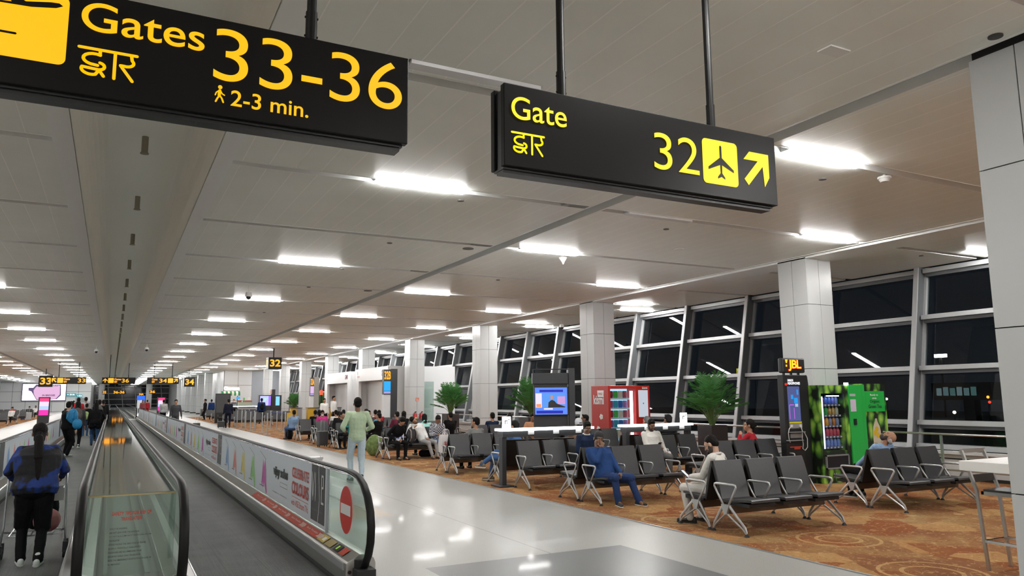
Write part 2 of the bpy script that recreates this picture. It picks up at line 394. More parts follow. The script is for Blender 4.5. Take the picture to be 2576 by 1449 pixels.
# ================= ceiling fittings =================
LENS = M('lamp_lens', (.95, .96, 1), .4, emit=LAMP, ecol=(1.0, .985, .96))
HOUS = M('lamp_housing', (.7, .71, .72), .4)
def lamp(name='ceiling_light', lit=True):
    t = root(name, 'x', 'light fitting')
    m = MB(); m.box(-.66, .66, -.072, .072, .0, .11); build(m, 'housing', HOUS, t)
    m = MB(); m.prism([(-.07, 0), (.07, 0), (.062, -.030), (-.062, -.030)], 'x', -.64, .64); build(m, 'lens', LENS if lit else M('unlit_lens', (.75, .76, .78), .25), t)
    return t
L0 = lamp(); L1 = lamp(lit=False)
rows = [
 ('zone1', 3.6, 9.5, 6.6667, 160, 'glowing ceiling strip in the line just right of the raised channel'),
 ('zone2', 7.6, 6.17, 6.6667, 136, 'glowing ceiling strip just right of the long seam over the carpet edge'),
 ('zone3', 11.66, 9.5, 6.6667, 80, 'glowing ceiling strip in the line left of the window side columns'),
 ('zone4', 14.4, 19.1, 6.6667, 80, 'glowing ceiling strip between the columns and the night windows'),
 ('zone5', 15.6, 20.6, 6.6667, 80, 'glowing ceiling strip closest to the slanted window wall'),
 ('left1', mx(3.6), 9.5, 6.6667, 160, 'glowing ceiling strip in the line just left of the raised channel'),
 ('left2', mx(7.6), 12.83, 6.6667, 136, 'glowing ceiling strip beyond the long seam on the left side'),
 ('left3', mx(11.66), 36.2, 6.6667, 136, 'glowing ceiling strip left of the far left columns')]
first = True
for nme, x, y, st, ye, lab in rows:
    yy = y
    while yy < ye:
        t = L0 if first else copy_tree(L0)
        first = False; t.location = (x, yy, ZC); t['label'] = lab; t['group'] = 'ceiling strips ' + nme
        if nme == 'zone1' and yy < 10: t['label'] = 'large glowing ceiling strip under the left gate sign, nearest of its line'; del t['group']
        if nme == 'zone2' and yy < 7: t['label'] = 'brightest glowing ceiling strip touching the right end of the gate 32 sign'; del t['group']
        if nme == 'zone3' and yy < 10: t['label'] = 'glowing ceiling strip above the column behind the headphone kiosk'; del t['group']
        yy += st
t = copy_tree(L0, loc=(16.0, 9.1, ZC), label='glowing ceiling strip half hidden by the nearest white column')
for yy in (-10.5, -3.8, 2.83):      # the same lines of strips carry on over and behind the camera
    for x in (3.6, mx(3.6), 11.66, mx(11.66), 14.4): copy_tree(L0, loc=(x, yy, ZC), label='glowing ceiling strip above the place of the photographer', group='strips overhead')
for yy in (-13.8, -7.2, -.5):
    for x in (7.6, mx(7.6), 15.6): copy_tree(L0, loc=(x, yy, ZC), label='glowing ceiling strip above the place of the photographer', group='strips overhead')
for i, (x, y, lab) in enumerate([(7.7, 9.5, 'unlit ceiling strip fitting by the crossing of the ceiling seams under the gate 32 sign'), (2.75, 5.9, 'unlit ceiling fitting between the two gate signs')]):
    (L1 if i == 0 else copy_tree(L1)).location = (x, y, ZC)
    o = L1 if i == 0 else [q for q in bpy.data.objects if q.name.startswith('ceiling_light') and q.type == 'EMPTY'][-1]
    o['label'] = lab
# hanging tubes in the channel
m = MB(); m.cyl((0, 0, 0), (0, 0, -.22), .042, 12); m.cyl((0, 0, -.22), (0, 0, -.232), .054, 12)
TUBM = M('bronze_tube', (.26, .23, .17), .4, .4)
k = 0
for yy in [7.4 + 3.3333 * i for i in range(0, 38)]:
    if k == 0: tb = build(m, 'channel_tube', TUBM, loc=(XC, yy, 5.14)); tag(tb, 'short bronze tube hanging in the middle of the raised ceiling channel', 'pipe', 'tubes along the channel')
    else: c = tb.copy(); C.collection.objects.link(c); c.location = (XC, yy, 5.14)
    k += 1
# small ceiling discs, speakers, detectors and cameras
def disc(x, y, r, mat, label, cat, name, group=None, h=.012):
    m = MB(); m.cyl((0, 0, 0), (0, 0, -h), r, 20); return tag(build(m, name, mat, loc=(x, y, ZC)), label, cat, group)
DG = M('disc_grey', (.12, .12, .12), .5)
# ---- ceiling fittings placed
disc(6.2, 3.3, .055, M('speaker_dark', (.04, .04, .04), .5), 'round dark ceiling speaker at the ceiling edge by the nearest column', 'speaker', 'ceiling_speaker')
m = MB(); m.box(-.12, .12, -.07, .07, -.012, 0); tag(build(m, 'ceiling_plate', M('plate_white', (.8, .8, .79), .4), loc=(5.24, 4.08, ZC)), 'small pale rectangular cover plate on the ceiling above the gate 32 sign', 'plate')
_sd = root('smoke_detector', 'round white smoke detector hanging from the seam right of the brightest strip', 'smoke detector', (8.9, 6.3, ZC))
m = MB(); m.cyl((0, 0, .05), (0, 0, -.03), .02, 10); m.cyl((0, 0, -.03), (0, 0, -.06), .085, 24); m.cyl((0, 0, -.06), (0, 0, -.10), .075, 24, .05); build(m, 'detector_body', M('detector_white', (.75, .75, .73), .4), _sd, bevel=.004)
for x, y in ((8.32, 6.8), (4.39, 9.96), (4.44, 13.37), (4.4, 16.57), (8.39, 10.17), (4.37, 19.7), (4.35, 22.9), (8.31, 16.56), (8.3, 13.4), (14.93, 9.86), (13.4, 14.66), (4.36, 29.6), (4.36, 26.2)):
    near = y < 7 and 'small dark ceiling disc below the brightest strip' or None
    disc(x, y, .05, DG, near or 'small dark round fitting flush in the ceiling', 'ceiling fitting', 'ceiling_disc', None if near else 'small round ceiling fittings')
disc(9.8, 11.5, .09, M('plate_white', (.8, .8, .79)), 'round white cover flush in the ceiling left of the second column', 'plate', 'ceiling_cover_plate')
for x, y in ((5.99, 13.23), (5.96, 19.72)): disc(x, y, .11, DG, 'wide grey ceiling speaker grille beside the long seam', 'speaker', 'ceiling_speaker', 'speakers by the seam')
t = root('ceiling_beacon', 'small white cone shaped fitting under the strip in the middle of the ceiling', 'ceiling fitting', (8.2, 13.3, ZC))
m = MB(); m.tube([(0, 0, 0), (0, 0, -.03), (0, 0, -.08), (0, 0, -.14)], [.09, .075, .035, .012], 16); build(m, 'cone', M('detector_white', (.75, .75, .73)), t, smooth=True)
for i, (x, y, s, lab) in enumerate([(2.96, 20.2, 1, 'dome security camera hanging on a short stem from the ceiling'), (-.89, 46.3, 1.2, 'dome security camera at the left edge of the raised channel'), (1.46, 43.7, 1.2, 'dome security camera at the right edge of the raised channel'), (15.0, 24.5, 1, 'dome security camera in front of the night windows between two strips')]):
    t = root('security_camera', lab, 'camera', (x, y, ZC))
    m = MB(); m.cyl((0, 0, 0), (0, 0, -.16), .012, 8); m.cyl((0, 0, -.16), (0, 0, -.24), .07 * s, 16, .085 * s); m.cyl((0, 0, -.24), (0, 0, -.27), .085 * s, 16); build(m, 'mount', M('detector_white', (.75, .75, .73)), t)
    m = MB(); m.ell((0, 0, -.27), (.065 * s, .065 * s, .085 * s)); build(m, 'dome', M('dome_dark', (.02, .02, .022), .08), t, smooth=True)
for i, yy in enumerate((9.5, 12.83, 16.17)):
    m = MB(); m.box(5.9, 6.3, yy - .06, yy + .06, ZC - .006, ZC + .03)
    for q in range(6): m.box(5.98, 6.26, yy - .05 + q * .018, yy - .044 + q * .018, ZC - .012, ZC - .006)
    tag(build(m, 'air_vent', M('vent_grey', (.30, .30, .29), .6)), 'small slotted air vent at the right end of a ceiling seam', 'vent', 'seam end vents')
# ================= hanging signs =================
def stroke(mb, pts, w, y=0):
    for (x0, z0), (x1, z1) in zip(pts[:-1], pts[1:]):
        dx, dz = x1 - x0, z1 - z0; l = math.hypot(dx, dz) or 1; nx, nz = -dz / l * w / 2, dx / l * w / 2
        mb.add([(x0 + nx, y, z0 + nz), (x1 + nx, y, z1 + nz), (x1 - nx, y, z1 - nz), (x0 - nx, y, z0 - nz)], [(0, 1, 2, 3)])
    for x, z in pts: mb.add([(x + w / 2 * math.cos(a * PI / 4), y, z + w / 2 * math.sin(a * PI / 4)) for a in range(8)], [tuple(range(8))])
    return mb
def arc(cx, cz, rx, rz, a0, a1, n=8): return [(cx + rx * math.cos(math.radians(a0 + (a1 - a0) * i / n)), cz + rz * math.sin(math.radians(a0 + (a1 - a0) * i / n))) for i in range(n + 1)]
def hindi(w, h, th):
    """the word for gate, drawn stroke by stroke"""
    mb = MB(); S = lambda pts: stroke(mb, [(x * w, z * h) for x, z in pts], th)
    S([(0, .96), (1, .96)])
    S([(.36, .96), (.36, .80)] + arc(.27, .59, .19, .20, 60, 250, 9) + [(.33, .38)])
    S(arc(.35, .36, .10, .13, 80, -90, 6) + arc(.22, .20, .16, .18, 160, 300, 7) + [(.36, .22), (.44, .02)])
    S([(.62, .96), (.62, .0)])
    S([(.90, .96)] + arc(.82, .66, .13, .15, 40, -110, 7)[:8] + [(.72, .52), (.94, .0)])
    return mb
def plate_rr(x0, x1, z0, z1, r, y): 
    p = arc(x1 - r, z1 - r, r, r, 0, 90, 6) + arc(x0 + r, z1 - r, r, r, 90, 180, 6) + arc(x0 + r, z0 + r, r, r, 180, 270, 6) + arc(x1 - r, z0 + r, r, r, 270, 360, 6)
    return MB().add([(x, y, z) for x, z in p], [tuple(range(len(p)))])
SIGNB = M('sign_black', (.007, .007, .007), .3, spec=.16)
def sign_box(label, x0, x1, y, z0, z1, poles, deep=.17):
    t = root('hanging_sign', label, 'sign', ((x0 + x1) / 2, y + deep / 2, z0)); B = lambda m, n, mt, **k: build(m, n, mt, t, world=True, **k)
    m = MB(); m.box(x0, x1, y, y + .045, z0, z1); m.box(x0, x1, y + deep - .045, y + deep, z0, z1); B(m, 'face_panel', SIGNB, bevel=.004)
    m = MB(); m.box(x0 + .015, x1 - .03, y + .045, y + deep - .045, z0 - .03, z1 - .02); m.box(x0 + .01, x1 - .02, y + .03, y + deep - .02, z0 - .012, z0); B(m, 'inner_case', BLACK)
    for px in poles:
        m = MB(); m.cyl((px, y + deep / 2, z1 - .02), (px, y + deep / 2, ZC + .6), .024, 14); m.cyl((px, y + deep / 2, z1 - .02), (px, y + deep / 2, z1 + .18), .029, 14)
        for dz in (.05, .15): m.cyl((px - .034, y + deep / 2, z1 + dz), (px + .034, y + deep / 2, z1 + dz), .006, 8)
        B(m, 'pole', M('pole_black', (.008, .008, .008), .4, spec=.2), smooth=False)
    return t
def letter(t, name, mb, x, y, z, mat=None): return build(place(mb, on_y(x, y, z)), name, mat or YEL, t, world=True)
YS = 3.6; YT = YS - .003
s1 = sign_box('large black hanging sign reading Gates 33-36 in lit yellow with 2-3 min. below', -.84, 1.285, YS, 3.006, 3.477, (-.40, .79))
letter(s1, 'lettering', text_mb('Gates', w=.50, h=.135, bold=.008, res=10), -.215, YT, 3.296)
letter(s1, 'lettering', hindi(.225, .125, .0135), -.215, YT, 3.097)
letter(s1, 'lettering', text_mb('33-36', w=.92, h=.257, bold=-.004, spacing=.95, res=12), .328, YT, 3.174)
letter(s1, 'lettering', text_mb('2-3 min.', w=.36, h=.078, bold=.010, res=8), .41, YT, 3.058)
m = MB(); m.add([(.362 + .010 * math.cos(a * PI / 5), YT, 3.141 + .010 * math.sin(a * PI / 5)) for a in range(10)], [tuple(range(10))])
stroke(m, [(.361, 3.124), (.359, 3.100)], .014, YT); stroke(m, [(.361, 3.100), (.352, 3.086), (.345, 3.069)], .008, YT); stroke(m, [(.362, 3.100), (.371, 3.088), (.378, 3.070)], .008, YT)
stroke(m, [(.360, 3.126), (.346, 3.113), (.342, 3.100)], .006, YT); stroke(m, [(.363, 3.126), (.372, 3.110), (.382, 3.105)], .006, YT); build(m, 'walking_figure', YEL, s1, world=True)
m = plate_rr(-.56, -.262, 3.118, 3.43, .03, YT); sq = build(m, 'pictogram_plate', YEL, s1, world=True)
m = MB(); m.add([(x, YT - .003, z) for x, z in [(-.56, 3.345), (-.40, 3.352), (-.31, 3.368), (-.285, 3.382), (-.30, 3.392), (-.33, 3.39), (-.42, 3.372), (-.50, 3.41), (-.53, 3.41), (-.47, 3.36), (-.56, 3.352)]], [tuple(range(11))])
stroke(m, [(-.54, 3.222), (-.448, 3.222)], .010, YT - .003); build(m, 'pictogram', SIGNB, sq)
s2 = sign_box('black hanging sign reading Gate 32 with a plane symbol and a diagonal arrow', 1.85, 3.945, YS, 2.975, 3.455, (2.28, 3.455))
letter(s2, 'lettering', text_mb('Gate', w=.365, h=.135, bold=.006, res=10), 1.893, YT, 3.25, YELB)
letter(s2, 'lettering', hindi(.208, .118, .0125), 1.897, YT, 3.058, YELB)
letter(s2, 'lettering', text_mb('32', w=.362, h=.238, bold=-.004, res=12), 2.892, YT, 3.094, YELB)
sq = build(plate_rr(3.288, 3.590, 3.057, 3.357, .03, YT), 'pictogram_plate', YELB, s2, world=True)
m = MB(); pl = [(0, 1), (.035, .96), (.035, .62), (.42, .30), (.42, .22), (.035, .40), (.028, .16), (.12, .04), (.12, -.02), (0, .05)]
pts = [(3.441 + x * .26, YT - .003, 3.10 + z * .225) for x, z in pl] + [(3.441 - x * .26, YT - .003, 3.10 + z * .225) for x, z in pl[-2:0:-1]]
m.add(pts, [tuple(range(len(pts)))]); build(m, 'pictogram', SIGNB, sq)
m = MB(); m.add([(x, YT, z) for x, z in [(3.875, 3.322), (3.70, 3.322), (3.645, 3.263), (3.774, 3.264), (3.646, 3.127), (3.682, 3.087), (3.817, 3.231), (3.829, 3.09), (3.875, 3.161)]], [tuple(range(9))]); build(m, 'arrow', YELB, s2, world=True)
# far signs
def arrow_mb(kind, s):
    p = {'up': [(.5, 1), (0, .5), (.0, .28), (.4, .62), (.4, 0), (.6, 0), (.6, .62), (1, .28), (1, .5)], 'ne': [(1, 1), (.25, 1), (.0, .75), (.55, .75), (0, .18), (.18, 0), (.75, .58), (.78, 0), (1, .3)]}[kind if kind != 'nw' else 'ne']
    if kind == 'nw': p = [(1 - x, z) for x, z in p]
    return MB().add([(x * s, 0, z * s) for x, z in p], [tuple(range(len(p)))])
YA = M('sign_amber_light', (.05, .03, .0), .4, emit=.95, ecol=(1, .36, .01))
def far_sign(label, x0, y, num, kind, small='Gate', numx=1.5, arrow_right=False, W=2.3, z0=2.97, H=.47):
    t = sign_box(label, x0, x0 + W, y, z0, z0 + H, (x0 + .5, x0 + W - .5)); yy = y - .01
    if arrow_right:
        letter(t, 'arrow', arrow_mb(kind, .30), x0 + W - .38, yy, z0 + .09, YA); build(plate_rr(x0 + W - .80, x0 + W - .42, z0 + .05, z0 + .42, .04, yy), 'pictogram_plate', YA, t, world=True)
        letter(t, 'lettering', text_mb(num, w=.55, h=.32, bold=.02), x0 + W - 1.42, yy, z0 + .07, YA); letter(t, 'lettering', text_mb(small, h=.15, bold=.02), x0 + .35, yy, z0 + .26, YA); letter(t, 'lettering', hindi(.2, .13, .02), x0 + .35, yy, z0 + .07, YA)
    else:
        letter(t, 'arrow', arrow_mb(kind, .32), x0 + .06, yy, z0 + .08, YA); build(plate_rr(x0 + .42, x0 + .80, z0 + .05, z0 + .42, .04, yy), 'pictogram_plate', YA, t, world=True)
        letter(t, 'lettering', text_mb(small, h=.15, bold=.02), x0 + .84, yy, z0 + .26, YA); letter(t, 'lettering', hindi(.2, .13, .02), x0 + .84, yy, z0 + .07, YA); letter(t, 'lettering', text_mb(num, w=.5, h=.30, bold=.02), x0 + numx, yy, z0 + .08, YA)
    return t
far_sign('small far black sign reading Gate 33 with an arrow to the upper left', -4.1, 66, '33', 'nw', numx=1.75)
far_sign('small far black sign reading Gates 36 with an upward arrow over the walkways', -.75, 66, '36', 'up', 'Gates', 1.35)
far_sign('small far black sign reading Gate 34 with an arrow to the upper right', 2.35, 66, '34', 'ne', arrow_right=True)
for x, z, s_, num, lab in ((.1, 2.55, 1.6, '36', 'tiny amber lit sign below the far gates 36 sign'), (4.6, 2.6, .8, '36', 'tiny amber lit sign right of the far window wall'), (-2.0 + .8, 2.55, .5, '35', 'tiny amber lit sign left of the tiny middle one')):
    t = sign_box(lab, x, x + s_, 118, z, z + .5, (x + .2, x + s_ - .2), .1); letter(t, 'lettering', text_mb(num + ('-' + num if s_ > 1 else ''), w=s_ * .85, h=.38, bold=.03), x + .05, 117.98, z + .06, YA)
def cube_sign(label, x, y, num, s=.62, z1=3.95):
    t = root('cube_sign', label, 'sign', (x, y, z1 - s)); z0 = z1 - s
    m = MB(); m.box(x, x + s * 1.1, y, y + s * 1.1, z0, z1); build(m, 'sign_case', SIGNB, t, world=True)
    m = MB(); m.cyl((x + s / 2, y + s / 2, z1), (x + s / 2, y + s / 2, ZC), .03, 8); build(m, 'pole', BLACKM, t, world=True)
    letter(t, 'lettering', text_mb(num, w=s * .88, h=s * .62, bold=.03), x + s * .12, y - .01, z0 + s * .2, YA)
    build(place(text_mb(num, w=s * .8, h=s * .62, bold=.03), on_x(x - .01, y + s * .95, z0 + s * .2)), 'lettering', YA, t, world=True)
cube_sign('black cube shaped hanging sign with amber number 32 on its faces', 7.75, 44.5, '32', .66, 4.05)
cube_sign('small far black cube sign with amber number 34 in front of the pink display', 6.1, 80, '34', .9, 3.85)
cube_sign('small far black cube sign with amber number 33 in front of the left pink display', -5.9, 80, '33', 1.0, 3.95)
# ================= moving walkways =================
RUB = M('handrail_rubber', (.007, .007, .007), .5, spec=.2)
BG = glassmat('balustrade_glass', (.80, .88, .85), 1.5, .03)
BELT = M('walkway_belt', (.06, .06, .062), .55)
nt, N, L, b = nodes_of(BELT)
geo = N('NewGeometry'); sep = N('SeparateXYZ'); L(geo.outputs['Position'], sep.inputs[0])
st = mathn(N, L, 'PINGPONG', sep.outputs[0], .006); pj = mathn(N, L, 'LESS_THAN', mathn(N, L, 'PINGPONG', sep.outputs[1], .2), .004)
pj2 = mathn(N, L, 'LESS_THAN', mathn(N, L, 'PINGPONG', sep.outputs[0], .185), .003)
n2 = N('TexNoise'); n2.inputs['Scale'].default_value = 2.2; L(geo.outputs['Position'], n2.inputs['Vector'])
r1 = ramp(N, [(.3, (.072, .072, .074)), (.7, (.10, .10, .102))]); L(n2.outputs['Fac'], r1.inputs[0])
mxn = N('Mix', data_type='RGBA'); L(mathn(N, L, 'MULTIPLY', mathn(N, L, 'MAXIMUM', pj, pj2), .6), mxn.inputs[0]); L(r1.outputs[0], mxn.inputs[6]); mxn.inputs[7].default_value = (.02, .02, .02, 1); L(mxn.outputs[2], b.inputs['Base Color'])
bp = N('Bump'); bp.inputs['Distance'].default_value = .004; bp.inputs['Strength'].default_value = .8; L(mathn(N, L, 'MULTIPLY', st, 160), bp.inputs['Height']); L(bp.outputs[0], b.inputs['Normal'])
DECKP = [(7.75, .99), (7.45, .99), (7.2, .965), (7.03, .905), (6.9, .81), (6.81, .69), (6.775, .56), (6.79, .42), (6.85, .30), (6.96, .19), (7.10, .135), (7.2, .13)]
def balustrade(t, xg, sg, y1, y0=6.76, glass_y0=None):
    """xg glass plane, sg=+1 when the belt lies towards +x"""
    dy = y0 - 6.76
    B = lambda m, n, mt, **k: build(m, n, mt, t, world=True, **k)
    path = [(xg, y1 - .15, .6), (xg, y1 - .03, .85), (xg, y1 - .3, .985), (xg, y1 - .8, .99)] + [(xg, yy, .99) for yy in ((y1 + y0) / 2, y0 + 5)] + [(xg, y + dy, z) for y, z in DECKP]
    m = MB(); m.tube(path, .038, 10, ell=(.55, 1.0), up=(0, 0, 1)); B(m, 'handrail', RUB, smooth=True)
    m = MB(); ip = [(xg, y1 - .4, .955), (xg, y0 + .9, .955)] + [(xg, (y + dy) + .022 * (1 if y < 7.1 else 0), z - .03 * (1 if z > .6 else .1)) for y, z in DECKP[1:-1]]
    m.tube(ip, .016, 8, ell=(.5, 1), up=(0, 0, 1)); B(m, 'rail_guide', CHROME, smooth=True)
    # glass with the rounded nose
    nose = [(y + dy + .02, z - .02) for y, z in DECKP[1:-2]]
    poly = [(y1 - .3, .27), (y1 - .3, .955)] + [(nose[0][0], .955)] + nose[1:] + [(nose[-1][0] + .1, .22)]
    m = MB(); m.prism(poly, 'x', xg - .006, xg + .006); g_ = B(m, 'glass_panel', BG)
    m = MB()   # deck, skirt and outer cladding
    xs = lambda d: xg + sg * d
    prof = [(xs(.02), .285), (xs(.13), .225), (xs(.145), .21), (xs(.15), .02), (xs(-.13), .02), (xs(-.13), .2), (xs(-.11), .25), (xs(-.02), .285)]
    m.prism(prof, 'y', y0 + .28, y1); B(m, 'skirt_deck', STEEL, bevel=.004)
    m = MB(); m.box(min(xs(.146), xs(.156)), max(xs(.146), xs(.156)), y0 + .35, y1, .145, .205); B(m, 'skirt_strip', M('skirt_light', (.55, .56, .57), .3, .6))
    m = MB(); m.box(min(xs(.15), xs(.185)), max(xs(.15), xs(.185)), y0 + .5, y1, .0, .035); B(m, 'brush_strip', BLACKM)
    m = MB(); m.box(xg - .085, xg + .085, y0 + .12, y0 + .30, .06, .17); m.cyl((xg, y0 + .30, .13), (xg, y0 + .30, .24), .075, 16); m.box(xg - .06, xg + .06, y0 + .2, y0 + .285, 0, .06); B(m, 'rail_inlet', BLACKM)
    m = MB()
    for z in (.075, .135): m.cyl((xs(.115), y0 + .283, z), (xs(.115), y0 + .27, z), .017, 14)
    B(m, 'button', M('button_dark', (.03, .012, .012), .3))
    return g_
def walkway(label, xa, xb, y0, y1):
    t = root('moving_walkway', label, 'moving walkway', ((xa + xb) / 2, y0, 0))
    ga = balustrade(t, xa, 1, y1, y0); gb = balustrade(t, xb, -1, y1, y0)
    m = MB(); m.box(xa + .18, xb - .18, y0 + .5, y1, -.05, .012); build(m, 'belt', BELT, t, world=True)
    m = MB(); m.box(xa + .16, xb - .16, y0 - 1.6, y0 + .5, -.05, .01); m.box(xa + .16, xb - .16, y1, y1 + 2, -.05, .01); build(m, 'landing_plate', STEEL, t, world=True)
    return t, ga, gb
XR0, XR1, XL0, XL1 = .58, 2.12, -1.72, -.16
wr, wra, wrb = walkway('right hand moving walkway with grey belt, empty, advertising film on its right glass', XR0, XR1, 6.76, 74)
wl, wla, wlb = walkway('left hand moving walkway carrying the people walking away', XL0, XL1, 6.76, 74)
walkway('farther moving walkway continuing beyond the end of the right one', XR0, XR1, 79, 150)
walkway('farther moving walkway continuing beyond the end of the left one', XL0, XL1, 79, 150)
# glass covered island between the two walkways
t = root('glass_island', 'glass topped divider between the two walkways with red and black safety text on its front', 'divider', (.21, 7.2, 0))
B = lambda m, n, mt, **k: build(m, n, mt, t, world=True, **k)
IG = glassmat('island_glass', (.84, .90, .87), 1.5, .06, .035)
m = MB(); m.box(-.13, .55, 7.42, 74, .90, .912); B(m, 'top_glass', IG)
m = MB(); m.box(-.13, .55, 7.40, 7.415, .24, .90); B(m, 'front_glass', IG)
m = MB(); m.box(-.13, .55, 7.395, 7.425, .895, .905); B(m, 'edge_trim', M('brass_trim', (.45, .36, .18), .4, .5))
m = MB(); m.box(-.13, .55, 7.4, 74, .0, .20); m.box(.02, .05, 7.45, 74, .20, .26); m.box(.34, .38, 7.45, 74, .20, .24); m.box(-.03, .45, 7.1, 7.4, 0, .16); B(m, 'base_deck', M('deck_grey', (.40, .40, .38), .4, .2))
RT = M('red_print', (.55, .05, .03), .5); BT = M('dark_print', (.04, .04, .045), .5)
B(place(text_mb('SAFETY TIPS FOR USE OF', w=.30, h=.030, bold=.02), on_y(.06, 7.392, .735)), 'lettering', RT)
B(place(text_mb('TRAVELATOR', w=.16, h=.030, bold=.02), on_y(.13, 7.392, .69)), 'lettering', RT)
for i, s_ in enumerate(['HOLD THE HANDRAIL', 'DO NOT LEAN OVER THE HANDRAIL', 'DO NOT RUN, JUMP OR SIT PASSENGERS ON THE', 'TRAVELATOR', 'STAND FACING THE DIRECTION OF TRAVEL', 'ELDERLY / PHYSICALLY CHALLENGED', 'PASSENGERS ARE RECOMMENDED TO BE', 'ESCORTED WHILE USING TRAVELATOR', 'PRESS THE EMERGENCY STOP BUTTON IN CASE OF', 'AN EMERGENCY']):
    B(place(text_mb(s_, h=.0125, w=.0078 * len(s_), bold=.01), on_y(.05, 7.392, .622 - .032 * i)), 'lettering', BT)
# advertising film on the right glass
PA = M('film_pale', (.70, .76, .82), .35); PD = M('film_dark', (.07, .07, .075), .3); PW = M('film_white', (.8, .8, .8), .3); PR = M('film_red', (.55, .07, .05), .4); PK = M('film_black', (.02, .02, .02), .4)
SPL = [('magenta', (.55, .12, .42)), ('green', (.30, .60, .22)), ('yellow', (.70, .60, .18)), ('red', (.68, .26, .24)), ('blue', (.22, .38, .68))]
ad = root('advertising_film', 'long pale advertising film with dancers, red words and dark panels on the walkway glass', 'advertisement', (2.105, 8.35, .3))
BA = lambda m, n, mt, **k: build(m, n, mt, ad, world=True, **k)
xf = XR1 - .0065
m = MB(); m.box(xf - .002, xf, 8.35, 73, .295, .95); BA(m, 'film', PA)
def px(pts, d=.004): return MB().add([(xf - d, y, z) for y, z in pts], [tuple(range(len(pts)))])
def splash(y, mat, sc=1.0, rich=True):
    rnd = random.Random(int(y * 10)); P = [(-.30, .44), (-.26, .56), (-.22, .74), (-.16, .84), (-.08, .72), (-.02, .80), (.06, .84), (.12, .70), (.22, .52), (.28, .38), (.24, .34), (.14, .42), (.04, .50), (-.06, .44), (-.14, .50), (-.22, .42)]
    m = px([(y - a * .8 + rnd.uniform(-.03, .03), b - .04) for a, b in P]); BA(m, 'printed_dancer', mat)
    if rich:
        m = MB(); 
        for (a, bb, c, d, wd) in ((.42, .90, -.1, .80, .007), (.38, .40, .04, .40, .012), (.34, .36, .34, .40, .006), (.08, .36, .08, .40, .006), (.1, .60, .22, .44, .02)):
            dx, dz = c - a, d - bb; l = math.hypot(dx, dz); nx, nz = -dz / l * wd / 2, dx / l * wd / 2
            m.add([(xf - .006, y + a + nx, bb + nz), (xf - .006, y + c + nx, d + nz), (xf - .006, y + c - nx, d - nz), (xf - .006, y + a - nx, bb - nz)], [(0, 1, 2, 3)])
        BA(m, 'printed_swing', M('print_grey', (.18, .17, .17), .5))
for k in range(7):
    o = 8.82 * k
    BA(px([(8.42 + o, .335), (9.06 + o, .335), (9.06 + o, .95), (8.42 + o, .95)], .0035), 'dark_panel', PD)
    for i, yc in enumerate((12.1, 13.15, 14.2, 15.2, 16.25)): splash(yc + o, M('splash_' + SPL[i][0], SPL[i][1], .5), rich=k < 3)
    if k < 4:
        T = lambda mb, y, z: place(mb, on_x(xf - .006, y + o, z))
        BA(T(text_mb('CELEBRATE', w=.93, h=.125, bold=.02), 10.11, .715), 'lettering', PR); BA(T(text_mb('COLOURS', w=.93, h=.155, bold=.025), 10.11, .515), 'lettering', PR)
        BA(T(MB().add([(0, 0, 0), (.93, 0, 0), (.93, 0, .006), (0, 0, .006)], [(0, 1, 2, 3)]), 10.11, .475), 'rule', PR)
        BA(T(text_mb('with VISE Smart TVs', w=.93, h=.075, bold=.005), 10.11, .375), 'lettering', PR)
        BA(T(text_mb('vijay sales', w=1.0, h=.17, bold=.035, spacing=.9), 11.38, .60), 'lettering', PK)
        if k < 2:
            bb = MB(); stroke(bb, [(.5, 0), (.98, 0), (.98, .055), (.5, .055), (.5, 0)], .006); BA(T(bb, 11.38, .52), 'printed_frame', M('print_grey'))
            BA(T(text_mb('www.vijaysales.com   www.vijaysales.com', w=1.0, h=.022), 11.4, .40), 'lettering', PD)
            v = MB(); stroke(v, [(0, .30), (.055, .0), (.11, .30)], .024); stroke(v, [(.17, 0), (.17, .30)], .024); stroke(v, [(.36, .50), (.31, .36), (.34, .18), (.37, .02), (.31, -.22)], .02); stroke(v, [(.45, .16), (.53, .17), (.53, .29), (.45, .29), (.45, .0), (.55, .0)], .024)
            BA(T(v, 9.02, .56), 'logo_lettering', PW); BA(T(text_mb('THE SCIENCE OF VISION', w=.52, h=.02), 9.02, .45), 'lettering', M('print_mid', (.3, .3, .3), .5))
m = MB(); m.box(xf - .008, xf + .014, 8.30, 8.345, .28, .955); BA(m, 'panel_joint', M('joint_grey', (.42, .45, .48), .4, .3))
# no entry sticker
t = root('no_entry_sticker', 'round red no entry sticker with a white bar on the walkway end glass', 'sign', (2.11, 7.58, .6)); B = lambda m, n, mt: build(m, n, mt, t, world=True)
B(px([(7.575 + .228 * math.cos(a * PI / 20), .613 + .228 * math.sin(a * PI / 20)) for a in range(40)], .004), 'disc', M('sign_red', (.55, .03, .02), .4))
B(px([(7.41, .565), (7.76, .565), (7.76, .665), (7.41, .665)], .006), 'bar', PW)
